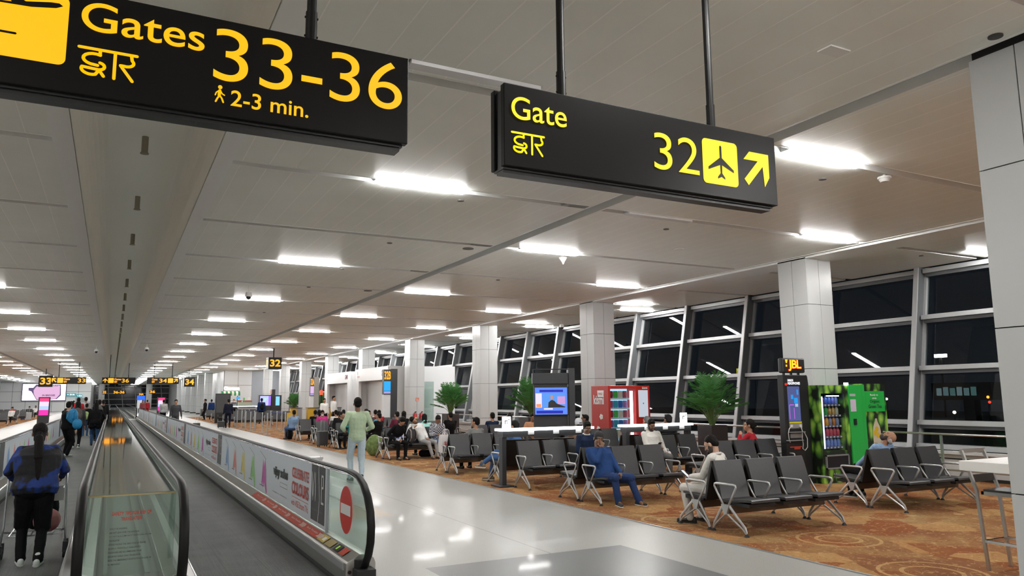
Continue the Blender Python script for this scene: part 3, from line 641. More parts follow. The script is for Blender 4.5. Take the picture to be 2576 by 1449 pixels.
# red strip stickers on the deck
t = root('deck_stickers', 'red sticker strip with white arrows and small yellow plates on the walkway deck', 'sticker', (2.0, 8, .25))
xa, za, xb_, zb = XR1 - .035, .281, XR1 - .122, .2335
def dk(y0, y1, a=0, bb=1, lift=.002):
    P = lambda u, y: (xa + (xb_ - xa) * u, y, za + (zb - za) * u + lift); return MB().quad(P(a, y0), P(a, y1), P(bb, y1), P(bb, y0))
build(dk(8.33, 12.5), 'red_strip', PR if False else M('sticker_red', (.55, .06, .03), .4), t, world=True)
def dktext(s_, y, wd, hh, u0):
    mb = text_mb(s_, w=wd, h=hh, bold=.02); q = V((xb_ - xa, 0, zb - za)).normalized()
    mb.v = [tuple(V((xa, y, za + .005)) + V((0, -1, 0)) * p[0] - q * (p[2] - u0 - hh)) for p in mb.v]; return mb
for i in range(5):
    y = 12.25 - .83 * i; build(dktext('Book Travelling', y, .50, .030, .03), 'lettering', M('sticker_print', (.75, .55, .5), .5), t, world=True)
    m = MB()
    for j in range(3 + i // 3):
        P = lambda u, yy: (xa + (xb_ - xa) * u, yy, za + (zb - za) * u + .005); yq = y - .52 - j * .05; m.add([P(.2, yq), P(.5, yq - .04), P(.8, yq), P(.8, yq - .04), P(.5, yq - .08), P(.2, yq - .04)], [tuple(range(6))])
    build(m, 'arrow', M('sticker_print'), t, world=True)
for y0, y1, mt, nm in ((8.02, 8.30, M('sticker_yellow', (.60, .42, .08), .4), 'yellow_plate'), (8.06, 8.16, M('film_white', (.8, .8, .8), .3), 'white_plate'), (7.74, 7.98, M('brass_plate', (.48, .36, .16), .35, .3), 'tan_plate'), (7.48, 7.66, M('black_plate', (.02, .02, .02), .3), 'black_plate'), (7.56, 7.60, M('green_button', (.25, .5, .05), .3, emit=.4), 'green_button'), (7.28, 7.44, M('sticker_red'), 'red_plate')):
    a, bb = (.05, .95) if nm not in ('white_plate', 'green_button') else (.25, .75)
    build(dk(y0, y1, a, bb, .003 if nm not in ('white_plate', 'green_button') else .005), nm, mt, t, world=True)
# film on the far left glass
ad = root('advertising_film', 'pale advertising film with faint dancers on the glass left of the woman with the trolley', 'advertisement', (XL0, 8.35, .3)); xf = XL0 + .0065
m = MB(); m.box(xf, xf + .002, 8.35, 73, .295, .95); build(m, 'film', PA, ad, world=True)
for k in range(5):
    o = 8.82 * k; build(MB().quad((xf + .004, 16.4 + o, .33), (xf + .004, 17.1 + o, .33), (xf + .004, 17.1 + o, .95), (xf + .004, 16.4 + o, .95)), 'dark_panel', PD, ad, world=True)
    for i in range(5):
        yc = 17.8 + 1.0 * i + o; m = MB().add([(xf + .004, yc + a, z) for a, z in ((-.2, .4), (-.15, .7), (0, .85), (.15, .7), (.25, .45), (.05, .5))], [tuple(range(6))]); build(m, 'printed_dancer', M('splash_' + SPL[4 - i][0]), ad, world=True)
# ================= benches =================
SEAT = M('seat_charcoal', (.035, .036, .039), .42, noise=.15, nscale=30, bump=.05); SHELL = M('seat_shell_black', (.008, .008, .008), .5)
BEAM = M('beam_bronze', (.10, .075, .055), .4, .4); LEGA = M('cast_aluminium', (.50, .505, .51), .38, .75)
_br = {}
def make_bench(n):
    t = root('airport_bench', 'x', 'bench')
    P = .571
    for i in range(n):
        x0, x1 = i * P + .05, (i + 1) * P - .05
        m = MB(); m.rings([[(x, y, z) for x, z in ((x0, z0), (x1, z0), (x1, z0 + .028), (x0, z0 + .028))] for y, z0 in ((-.06, .392), (-.045, .402), (.10, .392), (.26, .372), (.40, .362), (.45, .372))]); build(m, 'seat', SEAT, t, smooth='auto')
        m = MB(); m.rings([[(x, y + dy, z + dz) for x, dy, dz in ((x0, 0, 0), (x1, 0, 0), (x1, .028, -.006), (x0, .028, -.006))] for y, z in ((.43, .372), (.455, .42), (.475, .52), (.515, .66), (.545, .76), (.58, .855))]); build(m, 'backrest', SEAT, t, smooth='auto')
    m = MB()   # black shells and the gap covers
    for i in range(n):
        x0, x1 = i * P + .045, (i + 1) * P - .045
        m.rings([[(x, y + dy, z + dz) for x, dy, dz in ((x0, 0.03, 0), (x1, .03, 0), (x1, .045, -.006), (x0, .045, -.006))] for y, z in ((.43, .36), (.475, .52), (.515, .66), (.545, .76), (.58, .858))])
        m.box(x0 + .02, x1 - .02, .0, .40, .335, .375)
    build(m, 'seat_shell', SHELL, t)
    m = MB(); m.box(.02, n * P - .02, .27, .35, .235, .335); build(m, 'beam', BEAM, t, bevel=.006)
    for i in range(n + 1):
        x = i * P; r = .0115
        m = MB(); m.tube([(x, .37, .33), (x, .47, .47), (x, .525, .56), (x, .515, .583), (x, .49, .59), (x, .19, .592), (x, .155, .585), (x, .145, .563), (x, .20, .47), (x, .29, .33)], r, 8, ell=(1, 1.35), up=(1, 0, 0)); build(m, 'armrest', LEGA, t, smooth=True)
    for i, x in enumerate((0, n * P)):
        m = MB(); m.prism([(.26, .345), (.40, .345), (.355, .225), (.31, .225)], 'x', x - .02, x + .02)
        m.tube([(x, .28, .335), (x, .02, .10), (x, 0, .04)], [.017, .014, .013], 8, ell=(.8, 1.2), up=(1, 0, 0)); m.tube([(x, .32, .235), (x, .06, .085), (x, .0, .03)], [.013, .012, .012], 8)
        m.tube([(x, .38, .335), (x, .55, .10), (x, .57, .04)], [.017, .014, .013], 8, ell=(.8, 1.2), up=(1, 0, 0)); m.tube([(x, .34, .235), (x, .53, .085), (x, .57, .03)], [.013, .012, .012], 8)
        lg = build(m, 'leg', LEGA, t, smooth='auto')
        
        for fy in (0, .57): m = MB(); m.cyl((x, fy, 0), (x, fy, .03), .034, 12, .016); build(m, 'foot_pad', BLACKM, lg)
    return t
_bp = {}
def bench(x0, yfront, face, label, n=3, group=None):
    """face -1: looks to the camera; yfront = world y of the front feet"""
    if n not in _bp: t = _bp[n] = make_bench(n)
    else: t = copy_tree(_bp[n])
    if face < 0: t.location = (x0, yfront, 0.008); t.rotation_euler = (0, 0, 0)
    else: t.location = (x0 + n * .571, yfront, 0.008); t.rotation_euler = (0, 0, PI)
    t['label'] = label
    if group: t['group'] = group
    return t
B1, B2, B3 = 6.95 - .09, 10.2, 9.78
bench(B1, 7.04, -1, 'nearest empty three seat black bench facing the camera on the carpet edge')
bench(B1, 8.25, 1, 'black bench of the man in the off white tracksuit, behind the nearest bench')
bench(B2, 7.30, -1, 'empty three seat black bench near the right, in front of the bald man')
bench(B2, 8.51, 1, 'black bench carrying the bald sleeping man, seen from behind')
bench(B1, 10.12, -1, 'black bench carrying the man in the blue tracksuit, facing the camera')
bench(B1, 11.36, 1, 'black bench back to back with the bench of the man in the blue tracksuit')
bench(B3, 10.30, -1, 'empty black bench behind the white tracksuit man, in front of the headphone kiosk')
bench(B3, 11.52, 1, 'black bench left of the headphone kiosk where the woman with the hair flower sits')
bench(B1, 12.42, -1, 'black bench in front of the left bright charging table')
bench(B1, 14.15, 1, 'black bench just behind the left bright charging table')
bench(B3, 12.60, -1, 'black bench of the man in the white hoodie, before the right charging table')
bench(B3, 14.30, 1, 'black bench just behind the right bright charging table')
bench(B1, 15.72, -1, 'black bench in front of the man in the grey striped sweater')
bench(B1, 16.94, 1, 'black bench on which the man in the grey striped sweater sits')
bench(10.1, 16.0, -1, 'empty black bench left of the red snack machine')
bench(10.1, 17.3, 1, 'black bench close behind the one left of the red snack machine')
bench(B1, 20.35, -1, 'black bench with the sleeping man in white and the man in a chequered shirt')
bench(B1, 21.57, 1, 'black bench back to back with that of the sleeping man in white')
bench(9.7, 20.6, -1, 'black bench behind the man in stripes, before the plant pots')
bench(9.7, 21.85, 1, 'black bench of the two men dozing in blue and olive')
for y, lab in ((25.7, 'black bench behind the walking man in the pale green shirt'), (28.7, 'black bench with the grey suitcase in front'), (31.5, 'black bench with the woman in pink')):
    bench(B1, y, -1, lab); bench(B1, y + 1.22, 1, lab + ', its back row')
    bench(9.7, y, -1, lab + ', second block from the aisle')
    bench(9.7, y + 1.22, 1, lab + ', second block, back row')
# far benches on the right, near the queue posts
for y in (50.5, 53.2, 56, 59, 63, 67): 
    for x in (6.9, 9.2): bench(x, y, -1, 'far black bench near the queue posts', group='far right benches')
for y in (70, 72.5): bench(7.0, y, -1, 'far black bench near the queue posts', group='far right benches')
# left side benches
for y in (43, 47.5, 52, 58, 64, 70, 77, 84, 92):
    for x in (-8.1, -10.2): bench(x, y, -1, 'black bench on the carpet left of the walkways', group='left side benches')
# ================= people =================
SKN = [M('skin_tan', (.36, .19, .115), .5), M('skin_brown', (.22, .11, .065), .5), M('skin_fair', (.50, .30, .21), .5)]
HAIR = M('hair_black', (.008, .007, .006), .65, bump=.4, nscale=60, spec=.12); HAIRG = M('hair_grey', (.35, .34, .33), .6)
def cloth(nm, c=None, r=.85, nz=.12): return _mc['cloth_' + nm] if c is None else M('cloth_' + nm, c, r, spec=.15, noise=nz, nscale=14)
_tex = bpy.data.textures.new('folds', 'CLOUDS'); _tex.noise_scale = .11
def rmods(vox, folds=0.0, sm=3):
    def f(o):
        r = o.modifiers.new('remesh', 'REMESH'); r.mode = 'VOXEL'; r.voxel_size = vox; r.use_smooth_shade = True
        s = o.modifiers.new('smooth', 'SMOOTH'); s.iterations = sm; s.factor = .5
        if folds:
            d = o.modifiers.new('folds', 'DISPLACE'); d.texture = _tex; d.strength = folds; d.mid_level = .5
    return f
def ik(a, b, la, lb, pole):
    a, b, pole = V(a), V(b), V(pole); d = b - a; l = min(d.length, (la + lb) * .998)
    if d.length > l: b = a + d.normalized() * l
    d = (b - a).normalized(); x = (la * la - lb * lb + l * l) / (2 * l); h = math.sqrt(max(la * la - x * x, 0))
    p = pole - d * pole.dot(d); p = p.normalized() if p.length > 1e-5 else V((0, 0, 1))
    return a + d * x + p * h, b
def frame_rot(d, n):
    d = V(d).normalized(); n = V(n); n = (n - d * n.dot(d)).normalized(); s = d.cross(n); return d, n, s
def add_hand(mb, wr, d, n, side, curl, det, k=1.0):
    """d: towards the fingertips, n: back of the hand, side +1 right / -1 left hand"""
    d, n, s = frame_rot(d, n); s = s * side     # s points to the thumb side... outward flips per hand
    w = V(wr)
    if det < 2:
        mb.caps(w, w + d * .09 * k, .03, .032); mb.caps(w + d * .08, w + d * .13 * k - n * .03 * curl, .027, .022)
        mb.caps(w + d * .03 - s * .02, w + d * .07 - s * .055, .016, .013); return
    pc = w + d * .05
    for o in (-.026, -.009, .009, .026): mb.caps(w + d * .008 + s * o * .6, w + d * .088 + s * o, .0165, .014)
    ln = (.070, .080, .075, .058)
    for i, o in enumerate((-.030, -.010, .010, .030)):
        p = w + d * (.090 - .004 * abs(i - 1.3)) + s * o; dirv = d.copy(); ang = 0
        for j, f in enumerate((.45, .32, .23)):
            ang += curl * (.55 + .35 * j) * (1 + .08 * i); dv = d * math.cos(ang) - n * math.sin(ang)
            q = p + dv * ln[i] * f * 1.1; mb.caps(p, q, .0098 - .001 * j, .0092 - .0012 * j, 8); p = q
    p = w + d * .025 - s * .028; a = (d * .6 - s * .75 - n * .2).normalized(); q = p + a * .042; mb.caps(p, q, .0145, .012, 8)
    a = (d * .85 - s * .35 - n * .45 * (curl + .3)).normalized(); mb.caps(q, q + a * .034, .0115, .009, 8)
def person(label, loc, rz, top, bot, skin=0, hair='short', hairm=None, pose='stand', det=1, sc=1.0, shoe=None, sleeve=.97, legcut=1.0, K=None, beard=None, glasses=False, mask=False, fat=1.0, group=None, topname='shirt', hat=None, folds=None, nolegs=False):
    K = K or {}; G = lambda k, d: K.get(k, d)
    if pose == 'sit': sc *= .93
    fat *= 1.12
    t = root('person', label, 'person', loc, rz, group); t.scale = (sc, sc, sc)
    vox = {0: .024, 1: .016, 2: .0085}[det]; vb = {0: .022, 1: .014, 2: .0065}[det]
    sk = SKN[skin]; hm = hairm or HAIR; shoe = shoe or M('shoe_black', (.015, .015, .015), .5)
    if pose == 'sit':
        pel = V((0, 0, .515)); ln_ = G('lean', .10); tw = G('side', 0)
        wst = pel + V((tw * .35, -ln_ * .35, .16)); chs = pel + V((tw * .8, -ln_ * .8, .34)); nck = pel + V((tw, -ln_ * 1.0, .52))
        an = {-1: V(G('anL', (-.13, .42, .085))), 1: V(G('anR', (.13, .42, .085)))}; lpole = V((0, 1, 1)); hz = -.01
    else:
        pel = V((0, 0, .91)); ln_ = G('lean', 0.0); tw = G('side', 0)
        wst = pel + V((tw * .3, ln_ * .3, .15)); chs = pel + V((tw * .7, ln_ * .7, .33)); nck = pel + V((tw, ln_, .52))
        st = G('stride', 0.0); an = {-1: V(G('anL', (-.09, st, .085))), 1: V(G('anR', (.09, -st, .085)))}; lpole = V((0, 1, .1)); hz = -.03
    tz = G('twist', 0.0); sv = V((math.cos(tz), math.sin(tz), 0)); fv = V((-math.sin(tz), math.cos(tz), 0))
    up = (nck - chs).normalized(); fv = (fv - up * fv.dot(up)).normalized()
    sh = {q: nck + sv * q * .185 - up * .055 + V((0, 0, G('shrug', 0) if q == 1 else 0)) for q in (-1, 1)}
    hp = {q: pel + V((q * .095, .0, hz)) for q in (-1, 1)}
    kn = {}; el = {}; wr = {}
    for q in (-1, 1):
        kn[q], an[q] = ik(hp[q], an[q], .43, .415, lpole + V((q * G('splay', .12), 0, 0)))
    dflt = {'sit': {-1: (-.12, .24, .60), 1: (.12, .24, .60)}, 'stand': {-1: (-.25, .06, .84), 1: (.25, .06, .84)}}['sit' if pose == 'sit' else 'stand']
    for q, nm in ((-1, 'L'), (1, 'R')):
        el[q], wr[q] = ik(sh[q], G('wr' + nm, dflt[q]), .285, .255, V(G('pole' + nm, (q * .6, -.7, -.6))))
    # head
    hy, hpit, hr = G('head', (0, 0, 0)); R = Matrix.Rotation(hy, 3, 'Z') @ Matrix.Rotation(hpit, 3, 'X') @ Matrix.Rotation(hr, 3, 'Y')
    hd = nck + up * .055 + R @ V((0, .018, .10))
    def HP(x, y, z): return hd + R @ V((x * 1.07, y * 1.07, z * 1.07))
    def torso(mb, f, top_=True, low=True):
        segs = [(pel - V((0, 0, .07)), .150, .105), (pel + V((0, 0, .0)), .168, .118), (wst, .148, .108), (chs - up * .05, .168, .118), (chs + up * .06, .175, .118), (nck - up * .06, .150, .088), (nck - up * .01, .075, .068)]
        if not low: segs = segs[1:]
        rr = [[c + sv * (math.cos(a) * rx * f * fat) + fv * (math.sin(a) * ry * f * (1 + (fat - 1) * 1.6)) for a in [2 * PI * k / 16 for k in range(16)]] for c, rx, ry in segs]
        mb.rings(rr)
        for q in (-1, 1): mb.caps(sh[q], nck - up * .04 + sv * q * .05, .058 * f, .06 * f)
    mb = MB(); torso(mb, .86)
    mb.caps(nck - up * .04, hd - R @ V((0, .02, .06)), .064, .058)
    for q in (-1, 1):
        mb.caps(sh[q], el[q], .044, .037); mb.caps(el[q], wr[q], .036, .026)
        mb.caps(hp[q], kn[q], .076, .052); mb.caps(kn[q], an[q], .050, .036); mb.caps(an[q], an[q] + V((0, .12, -.04)), .034, .026)
        hdir = G('hd' + ('L' if q < 0 else 'R'), None); fd = (wr[q] - el[q]).normalized(); dd = (V(hdir) if hdir else fd)
        add_hand(mb, wr[q], dd, V(G('hn' + ('L' if q < 0 else 'R'), (0, 0, 1) if pose == 'sit' else (q, 0, .1))), q, G('curl', .5), det)
    mb.ell(HP(0, -.012, .028), (.074, .094, .086), R, 14, 10); mb.ell(HP(0, .022, -.035), (.060, .066, .072), R, 12, 8); mb.ell(HP(0, .052, -.085), (.032, .032, .024), R); mb.ell(HP(0, .058, .03), (.058, .032, .03), R)
    mb.caps(HP(0, .086, .012), HP(0, .104, -.022), .009, .0135); mb.ell(HP(0, .088, -.056), (.023, .009, .006), R); mb.ell(HP(0, .085, -.067), (.019, .009, .006), R)
    for q in (-1, 1): mb.ell(HP(q * .077, -.008, -.008), (.009, .020, .032), R); mb.ell(HP(q * .038, .062, -.025), (.02, .02, .018), R)
    bd = build(mb, 'body', sk, t, mods=rmods(vb, 0, 2))
    if det == 2 or G('face', 0):
        EW = M('eye_white', (.7, .68, .64), .3); EI = M('eye_dark', (.02, .012, .008), .2)
        for q in (-1, 1):
            e = build(MB().ell(HP(q * .031, .079, .006), (.0125, .006, .0042), R), 'eye', EW, bd, smooth=True); build(MB().ell(HP(q * .031, .0865, .006), (.005, .003, .005), R), 'iris', EI, e, smooth=True) if False else None
            build(MB().ell(HP(q * .031, .0840, .005), (.0055, .0022, .0042), R), 'iris', EI, bd, smooth=True)
            build(MB().caps(HP(q * .014, .090, .026), HP(q * .05, .078, .029), .0042, .003), 'eyebrow', hm, bd)
        build(MB().ell(HP(0, .092, -.061), (.021, .005, .0075), R), 'lips', M('lips', (.25, .09, .07), .5), bd, smooth=True)
    if beard:
        m = MB(); m.ell(HP(0, .030, -.075), (.062, .064, .050), R); m.ell(HP(0, .086, -.044), (.030, .014, .006), R)
        for q in (-1, 1): m.ell(HP(q * .062, .018, -.045), (.012, .034, .045), R)
        build(m, 'beard', beard, t, mods=rmods(vb, 0, 1))
    if glasses:
        m = MB()
        for q in (-1, 1):
            m.tube([HP(q * .034 + .023 * math.cos(a * PI / 6), .094, .004 + .017 * math.sin(a * PI / 6)) for a in range(13)], .0018, 6); m.cyl(HP(q * .057, .092, .01), HP(q * .076, .0, .01), .0018, 6)
        m.cyl(HP(-.011, .096, .008), HP(.011, .096, .008), .0018, 6); build(m, 'glasses', M('glasses_metal', (.5, .45, .3), .3, .8), t)
    if mask: build(MB().ell(HP(0, .052, -.052), (.058, .055, .048), R, 14, 10), 'face_mask', M('mask_white', (.75, .76, .78), .7), t, smooth=True)
    # hair or hat
    m = MB(); hk = (.060 if det == 2 else .05)
    if hair in ('short', 'crew', 'long', 'bun', 'pony', 'bob', 'curly'):
        th = {'crew': .004, 'short': .010, 'curly': .018}.get(hair, .012)
        m.ell(HP(0, -.026, .044), (.075 + th, .092 + th, .082 + th * 1.4), R, 14, 10); m.ell(HP(0, -.055, -.005), (.070 + th * .6, .058 + th, .07), R); 
        if hair == 'short': m.ell(HP(.01, .055, .105), (.052, .032, .022), R)
        if hair in ('long', 'pony', 'bob'):
            L_ = {'long': .30, 'pony': .05, 'bob': .12}[hair]; m.caps(HP(0, -.055, .0), HP(0, -.085, -L_), .078, .05 if L_ > .1 else .07)
            for q in (-1, 1):
                if hair != 'pony': m.caps(HP(q * .066, -.015, .02), HP(q * .062, -.02, -L_ * .6), .026, .024)
            if hair == 'pony': m.caps(HP(0, -.115, .0), HP(0, -.15, -.05), .035, .035); m.caps(HP(0, -.15, -.05), HP(.01, -.22, -.26), .052, .062); m.caps(HP(.01, -.22, -.26), HP(.02, -.27, -.52), .060, .03)
        if hair == 'bun': m.ell(HP(0, -.125, .02), (.045, .04, .045), R)
    elif hair == 'balding': 
        for q in (-1, 1): m.ell(HP(q * .066, -.045, -.015), (.02, .05, .035), R)
        m.ell(HP(0, -.088, -.02), (.06, .03, .04), R)
    if m.v: build(m, 'hair', hm, t, mods=rmods(vb, .006 if det else 0, 1))
    if hat:
        hname, hmat = hat; m = MB()
        if hname == 'beanie': m.ell(HP(0, -.016, .055), (.088, .106, .098), R, 16, 10); m.ell(HP(0, -.018, .012), (.087, .104, .04), R, 16, 8)
        elif hname == 'hood': m.ell(HP(0, -.035, .02), (.098, .105, .115), R, 16, 10); m.caps(HP(0, -.06, -.06), HP(0, -.07, -.12), .09, .1)
        elif hname == 'cap': m.ell(HP(0, -.016, .058), (.085, .102, .078), R); m.caps(HP(-.03, .09, .05), HP(.03, .09, .05), .03, .03)
        build(m, hname, hmat, t, mods=rmods(vb, .004, 1))
    # clothes
    m = MB(); torso(m, 1.04, low=pose != 'sit')
    for q in (-1, 1):
        e2 = el[q].lerp(wr[q], sleeve) if sleeve > .3 else None
        m.caps(sh[q], el[q] if e2 else sh[q].lerp(el[q], .75), .068, .060)
        if e2: m.caps(el[q], e2, .058, .043)
    if G('coat', 0): 
        for q in (-1, 1): m.caps(hp[q] + V((0, 0, .05)), hp[q] + V((q * .02, 0, -G('coat', 0))), .12, .13)
    if G('hoodie', 0): m.tube([HP(-.07, -.02, -.13), HP(-.05, -.1, -.10), HP(.05, -.1, -.10), HP(.07, -.02, -.13), HP(0, .05, -.16), HP(-.07, -.02, -.13)], .028, 8)
    tp = build(m, topname, top, t, mods=rmods(vox, folds if folds is not None else {0: 0, 1: .012, 2: .018}[det]))
    if G('collar', None):
        m = MB(); m.tube([nck + sv * (.068 * math.cos(a)) + fv * (.066 * math.sin(a)) + up * (.002 - .012 * math.sin(a)) for a in [2 * PI * k / 12 for k in range(13)]], .019, 8); build(m, 'collar', G('collar', None), tp)
    if not nolegs:
        m = MB()
        if bot is not None:
            m.ell(pel - V((0, 0, .02)), (.165 * fat, .122 * fat, .105)); 
            for q in (-1, 1):
                ae = kn[q].lerp(an[q], .99 * legcut)
                m.caps(hp[q], kn[q], .094 * (1 + (fat - 1) * .8), .076 * (1 + (fat - 1) * .5)); m.caps(kn[q], ae, .069, G('cuff', .054))
            build(m, 'trousers', bot, t, mods=rmods(vox, folds if folds is not None else {0: 0, 1: .012, 2: .018}[det]))
        for q in (-1, 1):
            a = an[q]; fy = V(G('toe' + ('L' if q < 0 else 'R'), (q * .18, 1, 0))).normalized(); fz = V((0, 0, 1)); m = MB(); zz = a.z - .045
            b0 = V((a.x, a.y, zz)) - fy * .06; b1 = V((a.x, a.y, zz)) + fy * .165
            m.caps(b0, b1, .038, .034); m.caps(b0 + fz * .02, V((a.x, a.y, zz)) + fy * .03 + fz * .03, .036, .034)
            m.caps(a - fz * .02, a + fz * .045, .044, .042); s_ = build(m, 'shoe', shoe, t, mods=rmods(vb * 1.1, 0, 1))
            if det == 2 or G('sole', None):
                m = MB(); m.caps(b0 - fz * .018, b1 - fz * .018, .040, .036); m.v = [(x, y, z if z < zz - .014 else zz - .014) for x, y, z in m.v]; m.v = [(x, y, max(z, zz - .042)) for x, y, z in m.v]
                build(m, 'sole', G('sole', None) or M('sole_white', (.75, .74, .72), .6), s_)
    return t, dict(hd=hd, R=R, wr=wr, el=el, sh=sh, pel=pel, chs=chs, nck=nck)
def W(t, p): return Matrix.Translation(t.location) @ t.rotation_euler.to_matrix().to_4x4() @ Matrix.Diagonal((*t.scale, 1)) @ V(p)
def phone(label, t, J, q=1, off=(0, .07, .02), glow=False):
    p = W(t, J['wr'][q] + V(off)); m = MB(); m.box(-.036, .036, -.075, .075, -.004, .004)
    o = root('phone', label, 'phone', p, t.rotation_euler.z); o.rotation_euler = (.7, 0, t.rotation_euler.z)
    build(m, 'phone_case', M('phone_black', (.01, .01, .01), .2), o, bevel=.003)
    m = MB(); m.box(-.032, .032, -.07, .07, .004, .0055); build(m, 'screen', M('phone_screen', (.1, .12, .15), .2, emit=.6 if glow else .15, ecol=(.7, .8, 1)), o)
    return o
def seat_at(x0, yf, face, i, n=3):
    """world place of the pelvis on seat i counted from the left end"""
    return (x0 + (i + .5) * .571, yf + .27 if face < 0 else yf - .27, .0)
FC, FA = PI, 0.0   # facing the camera / facing away
navy = cloth('navy', (.012, .022, .055)); blue = cloth('track_blue', (.020, .055, .17)); blue2 = cloth('track_blue_dark', (.022, .045, .13)); offw = cloth('offwhite', (.62, .61, .57)); blk = cloth('black', (.006, .006, .0065)); dgr = cloth('dark_grey', (.05, .05, .052))
mint = cloth('pale_green', (.42, .52, .36)); jean = cloth('pale_jeans', (.45, .54, .60)); djean = cloth('blue_jeans', (.05, .10, .22)); lblue = cloth('light_blue', (.22, .33, .50)); pink = cloth('pink', (.62, .04, .24)); grey = cloth('grey', (.30, .30, .30)); white = cloth('white', (.72, .72, .71)); aqua = cloth('aqua', (.35, .68, .62)); olive = cloth('olive', (.08, .08, .03)); red = cloth('red', (.35, .02, .03)); teal = cloth('teal', (.02, .18, .20)); maroon = cloth('maroon', (.12, .02, .04))
# --- the near seated men
t, J = person('man in a blue tracksuit and dark beanie slumped with a fist at his eye', (7.15, 10.36, -.06), FC - .12, blue, blue2, 1, 'crew', fat=1.2, det=2, pose='sit', hat=('beanie', M('beanie_charcoal', (.03, .03, .032), .9, bump=.4, nscale=90)), topname='jacket', sc=.97,
    K=dict(lean=.16, side=.10, anL=(-.36, .47, .145), anR=(.02, .42, .145), wrR=(.115, .03, 1.03), poleR=(.5, .3, -1), hdR=(-.25, .0, .97), hnR=(.3, 1, .1), curl=1.3, wrL=(-.13, .24, .62), head=(-.15, -.12, -.22), face=1, splay=.1, sole=M('sole_white', (.75, .74, .72), .6), cuff=.066))
t, J = person('bearded man in an off white tracksuit looking down at his phone', (7.24, 7.95, -.04), FA + .42, offw, cloth('offwhite_trousers', (.58, .56, .52)), 2, 'crew', det=2, pose='sit', topname='jacket', beard=M('beard_black', (.03, .022, .018), .7),
    K=dict(lean=.02, anL=(-.13, .36, .13), anR=(.14, .30, .13), wrL=(-.08, .34, .70), wrR=(.06, .33, .68), head=(.10, -.55, 0), hoodie=0, collar=offw, cuff=.062, curl=.8, sole=M('shoe_black', (.015, .015, .015), .5)))
phone('phone held by the man in the off white tracksuit', t, J, -1, (.0, .09, .03), True)
t, J = person('man in a white hoodie and glasses reading his phone on a middle row bench', seat_at(B3, 12.6, -1, 0), FC - .1, offw, cloth('grey_trousers', (.10, .10, .10)), 1, 'short', det=2, pose='sit', glasses=True, topname='hoodie', beard=M('beard_black', (.03, .022, .018), .7),
    K=dict(lean=.10, wrR=(.05, .22, .72), wrL=(-.26, .10, .58), head=(-.1, -.42, 0), hoodie=1, face=1, curl=.7))
phone('dark phone in the hand of the man in the white hoodie', t, J, 1, (-.02, .05, .04))
t, J = person('man in a navy sweater and glasses looking down behind the man in the blue tracksuit', seat_at(B1, 12.42, -1, 2), FC, navy, blk, 1, 'short', det=2, pose='sit', glasses=True, topname='sweater', K=dict(lean=.0, head=(-.2, -.4, 0), collar=white, face=1))
t, J = person('man in a pale green shirt and pale jeans walking away beside the walkway', (4.53, 15.55, 0), FA - .12, mint, jean, 1, 'short', det=2, sc=1.0, topname='shirt', shoe=M('shoe_black', (.015, .015, .015), .5), fat=.96, K=dict(stride=.12, wrL=(-.24, .20, 1.05), wrR=(.24, .20, 1.05), poleL=(-.55, -1, -.5), poleR=(.55, -1, -.5), curl=.6))
t, J = person('woman with a black ponytail and a blue black jacket pushing a luggage trolley', (-.66, 9.62, .012), FA + .03, M('cloth_blue_black', (.006, .025, .14), .8), blk, 1, 'pony', det=2, sc=.845, topname='jacket', fat=1.36, shoe=M('shoe_white', (.62, .64, .62), .6), folds=.02, K=dict(lean=.10, stride=.10, anL=(-.10, -.02, .085), anR=(.09, -.16, .085), wrL=(-.27, .36, 1.02), wrR=(.27, .36, 1.02), poleL=(-.8, -.6, -1), poleR=(.8, -.6, -1), cuff=.062))
nt, N, L, b = nodes_of(M('cloth_blue_black')); tc = N('TexCoord'); n_ = N('TexNoise'); n_.inputs['Scale'].default_value = 4.2; L(tc.outputs['Object'], n_.inputs['Vector']); r_ = ramp(N, [(.47, (.004, .028, .17)), (.52, (.003, .003, .005))]); L(n_.outputs['Fac'], r_.inputs[0]); L(r_.outputs[0], b.inputs['Base Color'])
PTROL = W(t, (0, .55, 0))
t, J = person('bald bearded man asleep with his head thrown back over the bench', (B2 + 2.5 * .571, 8.20, 0), FA + .0, lblue, blk, 0, 'balding', HAIRG, pose='sit', det=2, beard=M('beard_black', (.03, .022, .018), .7), sc=1.0, K=dict(lean=.24, head=(.7, 1.1, 0), anL=(-.12, .36, .18), anR=(.13, .36, .18), wrL=(-.10, .25, .62), wrR=(.10, .25, .62), poleL=(-.3, -.3, -1), poleR=(.3, -.3, -1)))
# bald head lies further left: shift to the first seat
t.location = (B2 + .60, 8.26, -.04)
# --- middle distance
P = lambda lab, xyz, rz, tp, bt, *a, **k: person(lab, xyz, rz, tp, bt, *a, **k)
P('woman with a yellow flower in her dark hair left of the headphone kiosk', (B3 + 2.4 * .571, 11.2, 0), FA + .5, red, blk, 0, 'bun', pose='sit', det=1, K=dict(lean=-.02, wrL=(-.10, .20, .98), poleL=(-.5, .5, -1), head=(.35, .05, 0), curl=1.2))
P('man in a light blue shirt looking up left, in front of the red snack machine', seat_at(10.1, 17.3, 1, 1), FA + 1.0, lblue, blk, 1, 'short', pose='sit', det=1, K=dict(head=(.1, .15, 0)))
P('person in a light grey beanie and brown jacket facing the television', (8.9, 14.0, 0), FA - .1, cloth('brown', (.14, .08, .05)), blk, 0, 'crew', pose='sit', det=1, hat=('beanie', M('beanie_pale', (.40, .41, .42), .9)))
P('man with short greying hair, only his head above the right charging table', (B3 + .95, 14.03, 0), FA, red, blk, 0, 'crew', M('hair_salt', (.08, .08, .08), .7), pose='sit', det=1, sc=1.02)
P('person with black hair, head bowed behind the right charging table', (B3 + 1.55, 14.03, 0), FA, blk, blk, 1, 'short', pose='sit', det=1, sc=1.04)
